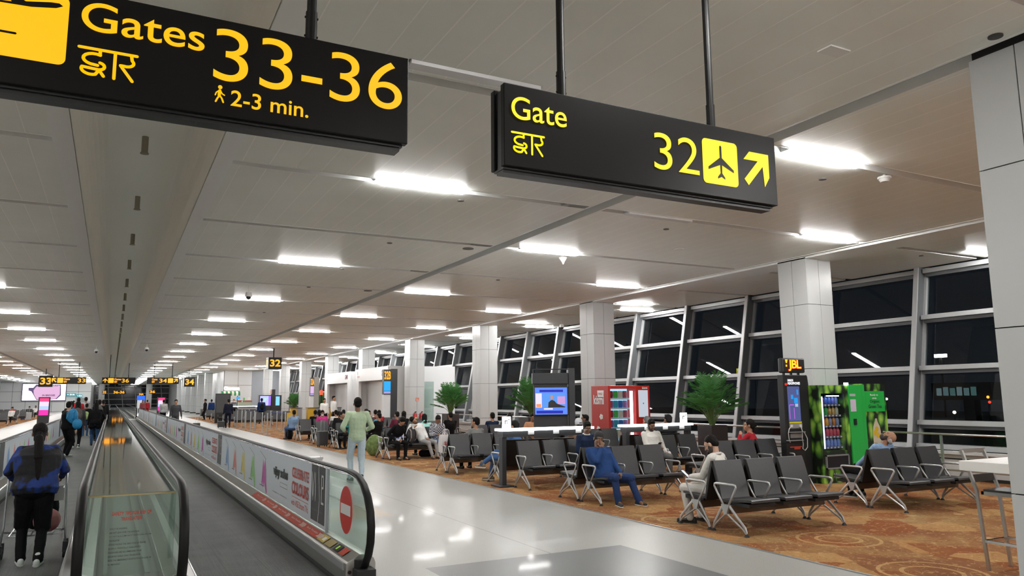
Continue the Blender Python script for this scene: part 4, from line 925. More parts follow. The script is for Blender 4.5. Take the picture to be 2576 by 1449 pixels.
P('man in a grey striped sweater, arm along the bench back, seen from behind', seat_at(B1, 16.94, 1, 1), FA + .15, cloth('stripe_grey', (.20, .20, .19)), blk, 0, 'short', pose='sit', det=1, topname='sweater', K=dict(lean=.06, wrL=(-.62, -.02, .86), poleL=(0, -.2, -1), head=(.55, 0, 0)))
nt, N, L, b = nodes_of(M('cloth_stripe_grey')); tc = N('TexCoord'); sp = N('SeparateXYZ'); L(tc.outputs['Object'], sp.inputs[0]); q_ = mathn(N, L, 'LESS_THAN', mathn(N, L, 'PINGPONG', sp.outputs[2], .016), .004); mx_ = N('Mix', data_type='RGBA'); L(q_, mx_.inputs[0]); mx_.inputs[6].default_value = (.24, .24, .23, 1); mx_.inputs[7].default_value = (.08, .08, .08, 1); L(mx_.outputs[2], b.inputs['Base Color'])
P('person in jeans stretching crossed legs and brown shoes to the left below the charging table', (B1 + .42, 13.88, 0), FA + .55, djean, djean, 0, 'short', pose='sit', det=1, shoe=M('shoe_brown', (.16, .11, .06), .6), K=dict(lean=.05, anL=(-.05, .55, .10), anR=(-.28, .62, .38), sole=M('sole_white', (.75, .74, .72), .6)))
P('man in a black and white chequered shirt looking at his phone', (8.35, 20.62, 0), FC, M('cloth_check', (.2, .2, .25), .85), djean, 1, 'short', pose='sit', det=1, K=dict(lean=-.02, wrL=(-.12, .30, .72), wrR=(.10, .28, .70), head=(0, -.7, 0)))
nt, N, L, b = nodes_of(M('cloth_check')); tc = N('TexCoord'); ck = N('TexChecker'); ck.inputs['Scale'].default_value = 28; ck.inputs[1].default_value = (.5, .5, .52, 1); ck.inputs[2].default_value = (.02, .025, .05, 1); L(tc.outputs['Object'], ck.inputs['Vector']); L(ck.outputs[0], b.inputs['Base Color'])
P('man in a white sweater and grey trousers asleep, leaning left onto a backpack', (7.98, 20.62, 0), FC + .05, white, grey, 0, 'short', pose='sit', det=1, beard=M('beard_black'), topname='sweater', shoe=M('sandal_brown', (.08, .05, .035), .6), K=dict(lean=.10, side=.26, anL=(-.22, .50, .085), anR=(-.02, .55, .085), wrL=(.0, .20, .62), wrR=(.42, .10, .92), head=(.2, -.2, .9)))
P('person in a pale aqua hoodie bent forward, seen from behind', (8.25, 21.35, 0), FA, aqua, blk, 0, 'bob', pose='sit', det=1, topname='hoodie', K=dict(lean=.02, hoodie=1, head=(0, -.3, 0)))
P('man in a dark blue jacket dozing, seen from behind in front of the fourth column', seat_at(9.7, 21.85, 1, 1), FA, navy, blk, 0, 'short', pose='sit', det=1)
P('man in an olive jacket asleep with his head tipped back', (B1 + 4.25, 21.6, 0), FA - .2, olive, blk, 0, 'short', pose='sit', det=1, K=dict(lean=.18, head=(.3, .8, 0)))
P('dark haired man leaning his chin on his arms right of the fourth column', (11.1, 19.9, 0), FC - .5, cloth('peach', (.5, .25, .14)), dgr, 1, 'short', pose='sit', det=1, K=dict(lean=-.05, head=(.3, -.3, 0), wrL=(-.1, .3, .8), wrR=(.15, .3, .8)))
P('man with a black T-shirt and short hair sitting near the first palm', (10.0, 23.6, 0), FA, blk, blk, 1, 'short', pose='sit', det=1)
P('person in dark clothes with a backpack near the fire extinguishers', (9.3, 26.3, 0), FA + .3, blk, blk, 1, 'bob', pose='sit', det=1)
P('person in maroon and white seen between two dark haired people', (8.9, 25.9, 0), FA + .4, maroon, blk, 0, 'short', pose='sit', det=1)
P('man in a white shirt left of the fire extinguishers', (9.6, 30.5, 0), FA, white, blk, 0, 'short', pose='sit', det=1)
P('man in black with short hair beside the teal backpack', (7.75, 24.4, 0), FA + .6, blk, blk, 0, 'crew', pose='sit', det=1)
P('person slumped in black behind the white carrier bag', (7.05, 20.62, 0), FC + .3, blk, blk, 0, 'bob', pose='sit', det=1, K=dict(lean=-.25, side=-.05, head=(0, -.9, 0)))
P('woman in a teal top looking at her phone near the pale green shirt', (7.35, 25.97, 0), FC - 1.1, teal, blk, 0, 'long', pose='sit', det=1, K=dict(head=(0, -.3, 0), wrL=(-.1, .35, .8), wrR=(.08, .35, .8)))
P('man holding a cup to his face in dark clothes', (8.9, 28.9, 0), FC, dgr, blk, 1, 'short', pose='sit', det=1, K=dict(wrR=(.06, .2, 1.0), poleR=(.5, .5, -1)))
P('person in a red top with black hair, back turned', (9.5, 29.7, 0), FA, red, blk, 1, 'short', pose='sit', det=1)
P('dark haired person just right of the walking man', (7.6, 32.4, 0), FA, blk, blk, 1, 'short', pose='sit', det=0)
P('person with a dark head beside the gate 32B pillar', (8.8, 32.4, 0), FA, dgr, blk, 1, 'short', pose='sit', det=0)
P('woman in a bright pink top with a face mask and long dark hair', (B1 + .9, 31.77, 0), FC - .1, pink, dgr, 0, 'bob', pose='sit', det=1, mask=True, K=dict(lean=-.02, head=(0, -.3, 0)))
P('man in a light blue shirt at the left end of the seats, seen from behind', (6.75 + .1, 33.1, 0), FA + .2, lblue, djean, 1, 'short', pose='sit', det=1)
P('person in a white shirt with long dark hair beside the woman in pink', (B1 + 1.0, 32.8, 0), FA, white, blk, 0, 'bob', pose='sit', det=1)
P('person in black with a black cap behind the grey suitcase', (B1 + .85, 29.0, 0), FC - .6, blk, blk, 0, 'short', pose='sit', det=1, hat=('cap', blk), K=dict(head=(0, -.5, 0)))
P('woman in black with white headphones and tied hair', (B1 + .45, 26.8, 0), FC + .5, blk, blk, 0, 'bun', pose='sit', det=1)
P('child with a face mask in red and white', (B1 + 1.6, 29.7, 0), FC, red, blk, 1, 'short', pose='sit', det=1, mask=True, sc=.9)
P('man in a green patterned shirt seated right of the child', (B1 + 1.9, 29.1, 0), FA + .3, cloth('green_pattern', (.25, .30, .16), nz=.6), blk, 0, 'short', pose='sit', det=1, sc=1.05)
P('person in a white and pink scarf behind the child', (B1 + 1.4, 31.6, 0), FA, white, blk, 0, 'short', pose='sit', det=0)
# standing staff and walkers far right
P('gate agent in a white shirt with a red tie behind the gate 32 desk', (10.9, 44.2, 0), FC + .2, white, blk, 0, 'short', det=0, sc=1.0)
P('taller gate agent in a white shirt looking down behind the gate 32 desk', (11.6, 44.8, 0), FC + .7, white, blk, 0, 'short', det=0, sc=1.08)
P('security guard in dark uniform with a yellow stripe walking with a small trolley case', (6.25, 48.7, 0), FA, cloth('uniform', (.008, .010, .022)), cloth('uniform'), 1, 'short', det=1, sc=1.0, K=dict(stride=.08))
P('man in a navy jacket with a black backpack facing the bright screens', (9.3, 55.5, 0), FA, cloth('navy2', (.01, .03, .11)), blk, 1, 'short', det=1, sc=1.03)
P('man in black standing left of the tall black panel', (7.0, 69, 0), FA + 1.2, blk, blk, 1, 'short', det=0, sc=1.02)
P('person in dark clothes at the coffee counter', (9.6, 71.5, 0), FC, dgr, blk, 1, 'short', det=0)
P('man in a dark grey long sleeved top walking towards the camera, pulling a case', (2.95, 43, 0), FC, cloth('slate', (.06, .06, .065)), dgr, 0, 'short', det=1, sc=1.0, K=dict(stride=.1, wrL=(-.30, -.10, .84)))
P('person in a white and black top walking behind the man in dark grey', (3.15, 57, 0), FA, cloth('check2', (.35, .35, .35), nz=.5), blk, 1, 'short', det=0)
P('person in a faded red jacket left of the far display', (2.75, 84, 0), FC, cloth('faded_red', (.25, .06, .07)), blk, 0, 'long', det=0)
P('person in red trousers beside the one in the faded red jacket', (3.3, 88, 0), FA, red, red, 0, 'short', det=0)
P('small far man in blue beside the right display', (7.6, 70, 0), FA, cloth('navy2'), blk, 1, 'short', det=0)
# walkers on the left walkway
P('young man in a black jacket leading the group, blue bags on his shoulder', (-1.15, 27.2, .012), FA - .75, blk, blk, 2, 'short', det=1, sc=.97, fat=1.1, shoe=M('shoe_white'), topname='jacket', K=dict(stride=.05, wrL=(-.30, .35, 1.0), poleL=(-1, -.5, -.5), head=(.35, 0, 0), cuff=.07))
P('woman with long dark hair and a grey backpack', (-1.05, 31.5, .012), FA, dgr, blk, 1, 'long', det=1, sc=.97, shoe=M('shoe_white'), K=dict(stride=.1))
P('person with brown hair behind the long haired woman', (-1.4, 35, .012), FA, cloth('brown2', (.05, .025, .02)), blk, 1, 'bob', det=1, sc=.97)
P('child with a pale green backpack', (-1.05, 42.5, .012), FA, blk, djean, 1, 'short', det=1, sc=.90, shoe=M('shoe_blue', (.02, .12, .25), .6))
P('woman in a black coat and blue jeans walking on the left walkway', (-.5, 33.0, .012), FA, blk, djean, 1, 'long', det=1, sc=.94, fat=1.12, K=dict(stride=.07, coat=.1, wrR=(.42, .3, .9)))
P('tall man in black with a grey backpack before the woman in black', (-.45, 36.8, .012), FA, blk, blk, 1, 'short', det=1, sc=1.0, fat=1.15)
P('person in black with a cap at the right side of the left walkway', (-.35, 43, .012), FA, blk, blk, 1, 'short', det=0, hat=('cap', blk))
P('far person in black by the grey doors', (-3.6, 95, 0), FA, blk, blk, 1, 'short', det=0)
P('far person in a grey shirt, head above the group', (-1.3, 50, .012), FA, grey, blk, 1, 'short', det=0, sc=1.1)
P('far dark haired person behind the young man in black', (-1.5, 45, .012), FA, red, blk, 1, 'short', det=0, sc=1.07)
# seated people on the left side
LF = [(-7.0, 58.4, grey, 'person in grey on the left side bench beside the suitcases'), (-7.6, 64.3, maroon, 'person in maroon on the left carpet among suitcases'), (-6.8, 70.3, white, 'person in white with legs stretched on the left side'), (-8.6, 64.5, blk, 'person in black lying back on the far left bench'), (-7.4, 77.3, red, 'person in red on the left side benches'), (-6.8, 84.3, dgr, 'person in dark grey at the end of the left side benches'), (-9.0, 70.4, cloth('tan', (.4, .3, .2)), 'person in tan on the second left side bench'), (-6.9, 92.3, white, 'person in white nearest the far pink screen column')]
for x, y, c_, lab in LF: P(lab, (x, y, 0), FC + random.uniform(-.3, .3), c_, blk, random.randint(0, 1), 'short', pose='sit', det=0)
# ================= furniture, machines and luggage =================
GREYM = M('grey_metal', (.04, .042, .046), .4, .3); LEDW = M('led_white', (.9, .95, 1), .4, emit=5, ecol=(.93, .97, 1))
def led_table(label, x0, x1, y0, y1, z, cards):
    t = root('charging_table', label, 'table', ((x0 + x1) / 2, (y0 + y1) / 2, .008)); B = lambda m, n, mt, **k: build(m, n, mt, t, world=True, **k)
    m = MB(); m.box(x0, x1, y0, y1, z - .045, z); B(m, 'glowing_top', LEDW, bevel=.004)
    m = MB(); m.box(x0 + .04, x1 - .04, y0 + .04, y1 - .04, z - .16, z - .045); B(m, 'apron', M('apron_charcoal', (.025, .026, .028), .4))
    for x in (x0 + .04, x1 - .12): 
        m = MB(); m.box(x, x + .09, (y0 + y1) / 2 - .09, (y0 + y1) / 2 + .05, .03, z - .16); m.box(x - .1, x + .2, y0 - .05, y1 + .05, .008, .035); B(m, 'leg', GREYM, bevel=.004)
    for f in (.28, .55, .8):
        x = x0 + (x1 - x0) * f; m = MB(); m.box(x, x + .13, y0 + .03, y0 + .04, z - .12, z - .05); B(m, 'socket', M('socket_white', (.6, .6, .6), .4))
    for x, lab in cards:
        o = root('card_stand', lab, 'sign', (x, (y0 + y1) / 2, z)); m = MB(); m.box(-.09, .09, -.02, .02, 0, .23); build(m, 'card_holder', M('card_white', (.85, .86, .88), .3, emit=.5, ecol=(.9, .95, 1)), o, bevel=.006)
        m = MB(); stroke(m, [(-.04, .09), (-.04, .15), (.01, .15)], .014, -.022); stroke(m, [(.03, .17), (.055, .17)], .012, -.022); stroke(m, [(.0, .09), (.0, .12)], .012, -.022); build(m, 'print', M('film_black'), o)
led_table('bright topped charging table on dark legs behind the man in the blue tracksuit', 6.64, 8.75, 13.10, 13.42, 1.095, [(6.82, 'small white card stand on the left end of the left charging table')])
led_table('bright topped charging table on dark legs in front of the right palm', 9.66, 11.50, 13.26, 13.56, 1.095, [(11.35, 'small white card stand on the right end of the right charging table')])
led_table('far charging table with a glowing top near the bright vending screens', 8.2, 14.0, 71, 71.6, 1.1, [(13.6, 'tiny far white card stand on a glowing table')])
led_table('glowing topped table on the far left carpet', -9.2, -6.6, 50, 50.5, 1.15, [(-6.9, 'far white card stand on the left glowing table')])
# --- television stand
t = root('television_stand', 'dark grey stand holding a television with a news programme', 'television', (10.05, 16.9, .008), -.42)
m = MB(); m.box(-.52, .40, .06, .30, .0, .12); m.box(-.50, .38, .08, .14, .12, 2.02); build(m, 'back_plate', GREYM, t)
m = MB(); m.box(.40, .56, -.05, .35, 0, 2.42); build(m, 'side_post', GREYM, t, bevel=.01)
m = MB(); m.box(-.53, .40, .0, .30, 2.02, 2.30); m.box(-.53, .40, .02, .05, 2.38, 2.41); m.box(-.53, -.50, .02, .05, 2.3, 2.41); build(m, 'header', GREYM, t, bevel=.01)
m = MB(); m.box(-.50, .38, -.04, .04, 1.22, 1.95); tv = build(m, 'television', M('tv_bezel', (.02, .02, .022), .3), t, bevel=.008)
SC = lambda nm, c=None, e=1.0: _mc.get('screen_' + nm) or M('screen_' + nm, (0, 0, 0), .3, emit=e * .72, ecol=c, spec=.2)
def sq_(x0, x1, z0, z1, y): return MB().quad((x0, y, z0), (x1, y, z0), (x1, y, z1), (x0, y, z1))
build(sq_(-.475, .355, 1.245, 1.925, -.042), 'screen', SC('blue', (.10, .22, .85), 1.1), tv)
for nm, c, e, a in (('sky', (.10, .30, .80), 1, (-.28, .30, 1.42, 1.78)), ('pale', (.75, .70, .95), 1, (-.46, -.30, 1.42, 1.78)), ('orange', (.95, .28, .12), 1, (-.44, -.32, 1.43, 1.51)), ('navy', (.02, .03, .40), 1, (-.36, .25, 1.81, 1.87)), ('navy', (.02, .03, .40), 1, (-.44, .24, 1.27, 1.34)), ('lilac', (.55, .30, .60), 1, (.10, .30, 1.50, 1.70)), ('pale', (.75, .70, .95), 1, (-.25, -.02, 1.365, 1.405))):
    build(sq_(*a, -.044 - .001 * len(nm)), 'picture_area', SC(nm, c, e), tv)
m = MB(); m.add([(x, -.052, z) for x, z in ((-.14, 1.42), (-.13, 1.55), (-.07, 1.60), (-.03, 1.61), (.03, 1.58), (.08, 1.52), (.30, 1.44), (.30, 1.42))], [tuple(range(8))]); build(m, 'picture_figure', M('film_black'), tv)
m = MB(); m.add([(-.045 + .035 * math.cos(a * PI / 6), -.053, 1.68 + .055 * math.sin(a * PI / 6)) for a in range(12)], [tuple(range(12))]); build(m, 'picture_face', SC('face', (.55, .25, .15)), tv)
build(place(text_mb('AAJ KA SAMACHAR', w=.50, h=.035, bold=.02), on_y(-.31, -.054, 1.822)), 'lettering', SC('white', (.9, .9, .95)), tv) if False else None
# --- red snack machine
RED = M('machine_red', (.42, .02, .012), .35)
t = root('vending_machine', 'red snack vending machine with white kismi lettering on its side and a lit window', 'vending machine', (12.5, 17.4, .008)); B = lambda m, n, mt, **k: build(m, n, mt, t, world=True, **k)
X0, X1, Y0, Y1, Z1 = 11.83, 13.22, 17.0, 17.82, 1.98
m = MB(); m.box(X0, X1, Y0 + .45, Y1, .01, Z1); m.box(X0, X0 + .07, Y0, Y0 + .45, .01, Z1); m.box(12.74, X1, Y0, Y0 + .45, .01, Z1); m.box(X0 + .07, 12.74, Y0, Y0 + .45, 1.90, Z1); m.box(X0 + .07, 12.74, Y0, Y0 + .45, .01, .45); B(m, 'cabinet', RED, bevel=.006)
m = MB(); m.box(X0 + .07, 12.74, Y0 + .40, Y0 + .445, .45, 1.90); B(m, 'inner_back', SC('cold', (.45, .75, 1.0), 1.0))
m = MB(); m.box(12.58, 12.66, Y0 + .03, Y0 + .06, .50, 1.84); B(m, 'light_tube', SC('tube', (.8, .93, 1), 6))
m = MB(); m.box(12.90, 13.15, Y0 - .006, Y0, .92, 1.86) if False else m.box(12.83, 13.15, Y0 - .008, Y0, 1.13, 1.86); B(m, 'touch_screen', SC('silver', (.50, .55, .62), .9))
m = MB(); m.add([(12.99 + .02 * math.cos(a), Y0 - .011, 1.50 + .02 * math.sin(a)) for a in [k * PI / 4 for k in range(8)]], [tuple(range(8))]); B(m, 'screen_mark', M('sticker_red'))
B(place(text_mb('kismi', w=.50, h=.26, bold=.03), on_x(X0 - .004, 17.70, 1.48)), 'lettering', PW); B(place(text_mb('kismi', w=.18, h=.065, bold=.03), on_y(12.96, Y0 - .004, 1.89)), 'lettering', PW)
m = MB(); m.quad((X0 - .004, 17.50, 1.68), (X0 - .004, 17.22, 1.68), (X0 - .004, 17.20, 1.86), (X0 - .004, 17.52, 1.86)); B(m, 'logo', PW); B(place(text_mb('PARLE', w=.2, h=.06, bold=.02), on_x(X0 - .008, 17.46, 1.74)), 'lettering', RED)
for (yy, zz) in ((17.35, 1.15), (17.5, .82)):
    m = MB(); 
    for a in range(5): c = (X0 - .004, yy + .05 * math.cos(a * 1.26), zz + .045 * math.sin(a * 1.26)); m.add([(c[0] - .0004 * a, c[1] + .04 * math.cos(b * PI / 4), c[2] + .035 * math.sin(b * PI / 4)) for b in range(8)], [tuple(range(8))])
    B(m, 'printed_flower', PW)
for i in range(5):
    z = .60 + .26 * i; m = MB(); m.box(X0 + .07, 12.56, Y0 + .05, Y0 + .40, z - .015, z); m.box(X0 + .07, 12.56, Y0 + .045, Y0 + .05, z - .035, z + .01); B(m, 'shelf', M('shelf_pale', (.5, .65, .75), .4))
pk = [M('pack_' + n, c, .35) for n, c in (('maroon', (.25, .03, .05)), ('blue', (.03, .10, .35)), ('green', (.05, .40, .05)), ('violet', (.25, .10, .25)), ('cream', (.6, .5, .4)), ('teal', (.03, .3, .4)))]
def pack(): m = MB(); m.rings([[(x, y, z) for x, y in ((-.064 * f, -.025 * g), (.064 * f, -.025 * g), (.064 * f, .025 * g), (-.064 * f, .025 * g))] for z, f, g in ((0, 1, .2), (.015, .95, .8), (.10, .92, 1.1), (.185, .95, .8), (.20, 1, .2))]); return m
pk0 = {}
for r in range(5):
    n = 4 if r else 5
    for c in range(n):
        ci = (r * 3 + c * 2) % 6; x = X0 + .16 + (.155 if r else .125) * c
        if ci not in pk0: o = pk0[ci] = build(pack(), 'snack_packet', pk[ci])
        else: o = pk0[ci].copy(); C.collection.objects.link(o)
        o.location = (x, Y0 + .12, .60 + .26 * r); tag(o, 'small snack packet standing on a lit shelf in the red machine', 'packet', 'packets in the red vending machine')
m = MB(); m.box(X0 + .06, 12.75, Y0 + .012, Y0 + .02, .46, 1.90); B(m, 'window_pane', glassmat('machine_glass', (.95, .97, .98), 1.3))
# --- headphone kiosk
t = root('display_kiosk', 'tall black kiosk with a lit JBL sign on top, a screen and hanging white cables', 'kiosk', (12.05, 10.7, .008)); B = lambda m, n, mt, **k: build(m, n, mt, t, world=True, **k)
kx0, kx1, ky = 11.42, 12.08, 10.56
m = MB(); m.box(kx0, kx1, ky, ky + .14, .06, 2.08); m.box(kx0 - .02, kx1 + .12, ky - .03, ky + .38, .01, .10); B(m, 'body', BLACK, bevel=.008)
m = MB(); m.prism([(kx1, .1), (kx1 + .28, .1), (kx1 + .04, 2.06), (kx1, 2.06)], 'y', ky + .03, ky + .13); B(m, 'side_fin', BLACK)
m = MB(); m.box(kx0 + .03, kx1 - .01, ky + .02, ky + .14, 2.12, 2.41); B(m, 'sign_box', BLACK, bevel=.03)
m = MB(); 
for x in (kx0 + .1, kx0 + .3, kx0 + .5): m.box(x, x + .03, ky + .06, ky + .1, 2.08, 2.13)
B(m, 'sign_post', BLACK)
B(place(text_mb('JBL', w=.37, h=.23, bold=.05, spacing=.85), on_y(kx0 + .17, ky + .014, 2.15)), 'glow_lettering', SC('red', (1, .02, .01), 1.6)); B(place(text_mb('JBL', w=.34, h=.21, bold=.012, spacing=.9), on_y(kx0 + .185, ky + .008, 2.16)), 'lettering', SC('yellow', (1, .75, .02), 1.5))
m = MB(); m.quad((kx0 + .10, ky + .01, 2.38), (kx0 + .17, ky + .01, 2.38), (kx0 + .15, ky + .01, 2.31), (kx0 + .12, ky + .01, 2.31)); m.box(kx0 + .115, kx0 + .15, ky + .01, ky + .012, 2.24, 2.28); B(m, 'exclamation_mark', SC('amber', (1, .45, .02), 1.5))
m = MB(); m.box(kx0 + .10, kx0 + .42, ky - .008, ky, 1.20, 1.86); B(m, 'screen', SC('dusk', (.10, .12, .30), .8))
for nm, c, a in (('cyan', (.02, .30, .75), (kx0 + .18, kx0 + .24, 1.62, 1.70)), ('cyan', (.02, .30, .75), (kx0 + .26, kx0 + .36, 1.54, 1.64)), ('violet', (.55, .12, .75), (kx0 + .13, kx0 + .25, 1.50, 1.515)), ('violet', (.55, .12, .75), (kx0 + .12, kx0 + .135, 1.24, 1.50)), ('violet', (.55, .12, .75), (kx0 + .24, kx0 + .255, 1.24, 1.45)), ('greyblue', (.35, .45, .60), (kx0 + .28, kx0 + .36, 1.47, 1.53)), ('cyan', (.02, .30, .75), (kx0 + .34, kx0 + .38, 1.70, 1.80))): B(sq_(*a, ky - .010), 'picture_area', SC(nm, c, 1))
B(place(text_mb('EARBUDS', w=.15, h=.045, bold=.02), on_y(kx0 + .12, ky - .002, 1.955)), 'lettering', SC('white', (.9, .9, .95), 1.5)); B(place(text_mb('HEADPHONES', w=.33, h=.05, bold=.02), on_y(kx0 + .12, ky - .002, 1.895)), 'lettering', SC('white')); m = MB(); m.box(kx0 + .05, kx0 + .10, ky - .004, ky, 1.88, 1.92); B(m, 'red_lamp', SC('red'))
m = MB(); m.box(kx0 + .10, kx0 + .43, ky - .012, ky, 1.155, 1.19); B(m, 'yellow_strip', M('strip_yellow', (.6, .55, .02), .5)); m = MB(); m.box(kx0 + .10, kx0 + .44, ky - .012, ky, 1.06, 1.15); m.box(kx0 + .11, kx0 + .44, ky - .012, ky, .88, .97); B(m, 'socket_panel', M('socket_grey', (.25, .24, .23), .5))
m = MB(); m.box(kx0 + .06, kx0 + .42, ky - .10, ky, .985, 1.0); m.box(kx0, kx0 + .36, ky - .10, ky, .83, .845); B(m, 'shelf', ALU)
m = MB(); m.box(kx0 + .09, kx0 + .40, ky - .006, ky, .70, .72); m.box(kx0 + .2, kx0 + .36, ky - .006, ky, .665, .70); B(m, 'red_stripe', M('sticker_red'))
for pts in ([(kx0 + .13, ky - .03, 1.11), (kx0 + .04, ky - .05, 1.06), (kx0, ky - .06, .98), (kx0 + .02, ky - .05, .86), (kx0 + .05, ky - .05, .80)], [(kx0 + .37, ky - .03, 1.11), (kx0 + .38, ky - .06, 1.0), (kx0 + .36, ky - .06, .88), (kx0 + .38, ky - .06, .76), (kx0 + .36, ky - .06, .68), (kx0 + .42, ky - .06, .64), (kx0 + .49, ky - .06, .70), (kx0 + .50, ky - .06, .86), (kx0 + .44, ky - .04, 1.0)]):
    m = MB(); m.tube(pts, .0075, 6); m.box(pts[0][0] - .03, pts[0][0] + .03, ky - .035, ky - .012, 1.085, 1.135); B(m, 'cable', M('cable_white', (.6, .6, .58), .5), smooth=False)
# --- green tea machine
LEAF = M('leaf_print', (.05, .15, .02), .4)
nt, N, L, b = nodes_of(LEAF); tc = N('TexCoord'); mp = N('Mapping'); mp.inputs['Scale'].default_value = (1, 1, .55); mp.inputs['Rotation'].default_value = (0, .7, 0); L(tc.outputs['Object'], mp.inputs['Vector'])
nz = N('TexNoise'); nz.inputs['Scale'].default_value = 4; L(tc.outputs['Object'], nz.inputs['Vector']); mv = N('Mix', data_type='RGBA'); mv.inputs[0].default_value = .12; L(mp.outputs[0], mv.inputs[6]); L(nz.outputs['Color'], mv.inputs[7])
vo = N('TexVoronoi'); vo.inputs['Scale'].default_value = 6.5; L(mv.outputs[2], vo.inputs['Vector']); r1 = ramp(N, [(.0, (.45, .62, .12)), (.3, (.20, .42, .05)), (.5, (.04, .12, .02)), (.62, (.006, .010, .005))]); L(vo.outputs['Distance'], r1.inputs[0]); L(r1.outputs[0], b.inputs['Base Color'])
GRN = M('machine_green', (.02, .38, .06), .35)
t = root('vending_machine', 'drinks vending machine with leaf print, green post and Organic Green Tea panel', 'vending machine', (13.2, 10.6, .008)); B = lambda m, n, mt, **k: build(m, n, mt, t, world=True, **k)
TY = 10.35; tx = [12.13, 12.96, 13.32, 14.14]
m = MB(); m.box(tx[0], tx[1], TY + .42, TY + .47, .01, 1.88); m.box(tx[0], tx[0] + .06, TY, TY + .42, .01, 1.88); m.box(tx[1] - .12, tx[1], TY, TY + .42, .01, 1.88); m.box(tx[0] + .06, tx[1] - .12, TY, TY + .42, 1.72, 1.88); m.box(tx[0] + .06, tx[1] - .12, TY, TY + .42, .01, .62); m.box(tx[2], tx[3], TY + .03, TY + .48, .01, 1.91); B(m, 'cabinet', LEAF)
m = MB(); m.box(tx[1], tx[2], TY - .03, TY + .48, .01, 1.885); m.box(tx[2], tx[2] + .14, TY - .0, TY + .03, .01, 1.89); B(m, 'green_post', GRN, bevel=.004)
m = MB(); m.box(tx[0] + .06, tx[1] - .12, TY + .38, TY + .42, .62, 1.72); B(m, 'inner_back', M('inner_black', (.008, .008, .012), .4)); m = MB(); m.box(tx[0] + .10, tx[0] + .14, TY + .03, TY + .06, .66, 1.66); B(m, 'light_tube', SC('violetwhite', (.35, .38, .6), 3)); m = MB(); m.box(tx[0] + .3, tx[1] - .2, TY + .05, TY + .08, 1.66, 1.68); m.box(tx[1] - .10, tx[1] + .0, TY - .03, TY, 1.88, 1.93); B(m, 'lamp', SC('tube'))
for i in range(5):
    z = .68 + .205 * i; m = MB(); m.box(tx[0] + .22, tx[1] - .13, TY + .1, TY + .38, z - .012, z); m.box(tx[0] + .22, tx[1] - .13, TY + .09, TY + .10, z - .03, z + .012); B(m, 'shelf', M('shelf_dark', (.10, .10, .14), .3))
    mm = MB(); 
    for j in range(5): mm.box(tx[0] + .25 + .1 * j, tx[0] + .29 + .1 * j, TY + .085, TY + .088, z - .022, z + .004)
    B(mm, 'price_tag', M('tag_white', (.6, .6, .65), .4))
bt = [[(.5, .03, .02), (.05, .12, .5), (.06, .12, .45), (.10, .12, .45), (.15, .2, .5)], [(.03, .35, .08), (.03, .30, .05), (.4, .25, .05), (.45, .3, .08), (.5, .5, .4)], [(.6, .2, .02), (.6, .3, .02), (.2, .2, .35), (.5, .2, .05), (.2, .25, .4)], [(.5, .08, .12)] * 5, [(.15, .25, .6)] * 5]
def bottle(col, cap):
    k_ = M('drink_%d_%d_%d' % tuple(int(c * 100) for c in col), col, .15); o = build(MB().tube([(0, 0, 0), (0, 0, .01), (0, 0, .11), (0, 0, .14), (0, 0, .165)], [.036, .041, .041, .03, .014], 12), 'drink_bottle', k_, smooth=True)
    build(MB().cyl((0, 0, .165), (0, 0, .182), .017, 10), 'cap', M('cap_white', (.6, .6, .6), .4) if cap else M('cap_dark', (.05, .02, .02), .4), o); return o
bc = {}
for r in range(5):
    for c in range(5):
        key = bt[4 - r][c]
        if key not in bc: o = bc[key] = bottle(key, r % 2)
        else: o = copy_tree(bc[key])
        o.location = (tx[0] + .27 + .1 * c, TY + .17, .68 + .205 * r); tag(o, 'small drink bottle on a shelf of the green drinks machine', 'bottle', 'bottles in the green drinks machine')
m = MB(); m.box(tx[0] + .05, tx[1] - .11, TY + .01, TY + .02, .62, 1.73); B(m, 'window_pane', _mc['machine_glass'])
m = MB(); m.box(tx[0] + .09, tx[1] - .14, TY - .02, TY, .30, .52); B(m, 'delivery_flap', M('inner_black')); m = MB(); 
for a in ((tx[0] + .07, tx[1] - .12, .52, .545), (tx[0] + .07, tx[1] - .12, .28, .305), (tx[0] + .07, tx[0] + .09, .28, .545), (tx[1] - .14, tx[1] - .12, .28, .545)): m.box(a[0], a[1], TY - .035, TY, a[2], a[3])
B(m, 'flap_frame', M('flap_grey', (.2, .2, .2), .5)); B(place(text_mb('Honest', w=.30, h=.08, bold=.01), on_y(tx[0] + .28, TY - .004, .12)), 'lettering', PW)
m = MB(); m.box(tx[1] + .08, tx[1] + .16, TY - .045, TY - .03, 1.10, 1.22); B(m, 'keypad', BLACK); m = MB(); m.box(tx[1] + .02, tx[1] + .18, TY - .034, TY - .03, 1.36, 1.60); B(m, 'price_list', M('paper_lilac', (.55, .48, .6), .6)); m = MB(); m.box(tx[1] + .02, tx[1] + .18, TY - .034, TY - .03, 1.66, 1.71); B(m, 'name_plate', M('plate_grey', (.4, .42, .42), .4))
m = MB(); m.box(tx[2] + .10, tx[3] - .06, TY + .02, TY + .03, 1.35, 1.76); B(m, 'green_panel', GRN)
for s_, x, w_, z, h_, mt in (('Ready to', .32, .24, 1.655, .05, PW), ('drink', .38, .13, 1.60, .04, PW), ('Organic', .30, .30, 1.51, .075, M('film_black')), ('Green Tea', .25, .40, 1.42, .07, M('film_black'))): B(place(text_mb(s_, w=w_, h=h_, bold=.01), on_y(tx[2] + x, TY + .016, z)), 'lettering', mt)
BX = tx[2] + .46; bp_ = [(-.03, 1.21), (-.03, 1.16), (-.10, 1.05), (-.12, .95), (-.12, .30), (.12, .30), (.12, .95), (.10, 1.05), (.03, 1.16), (.03, 1.21)]
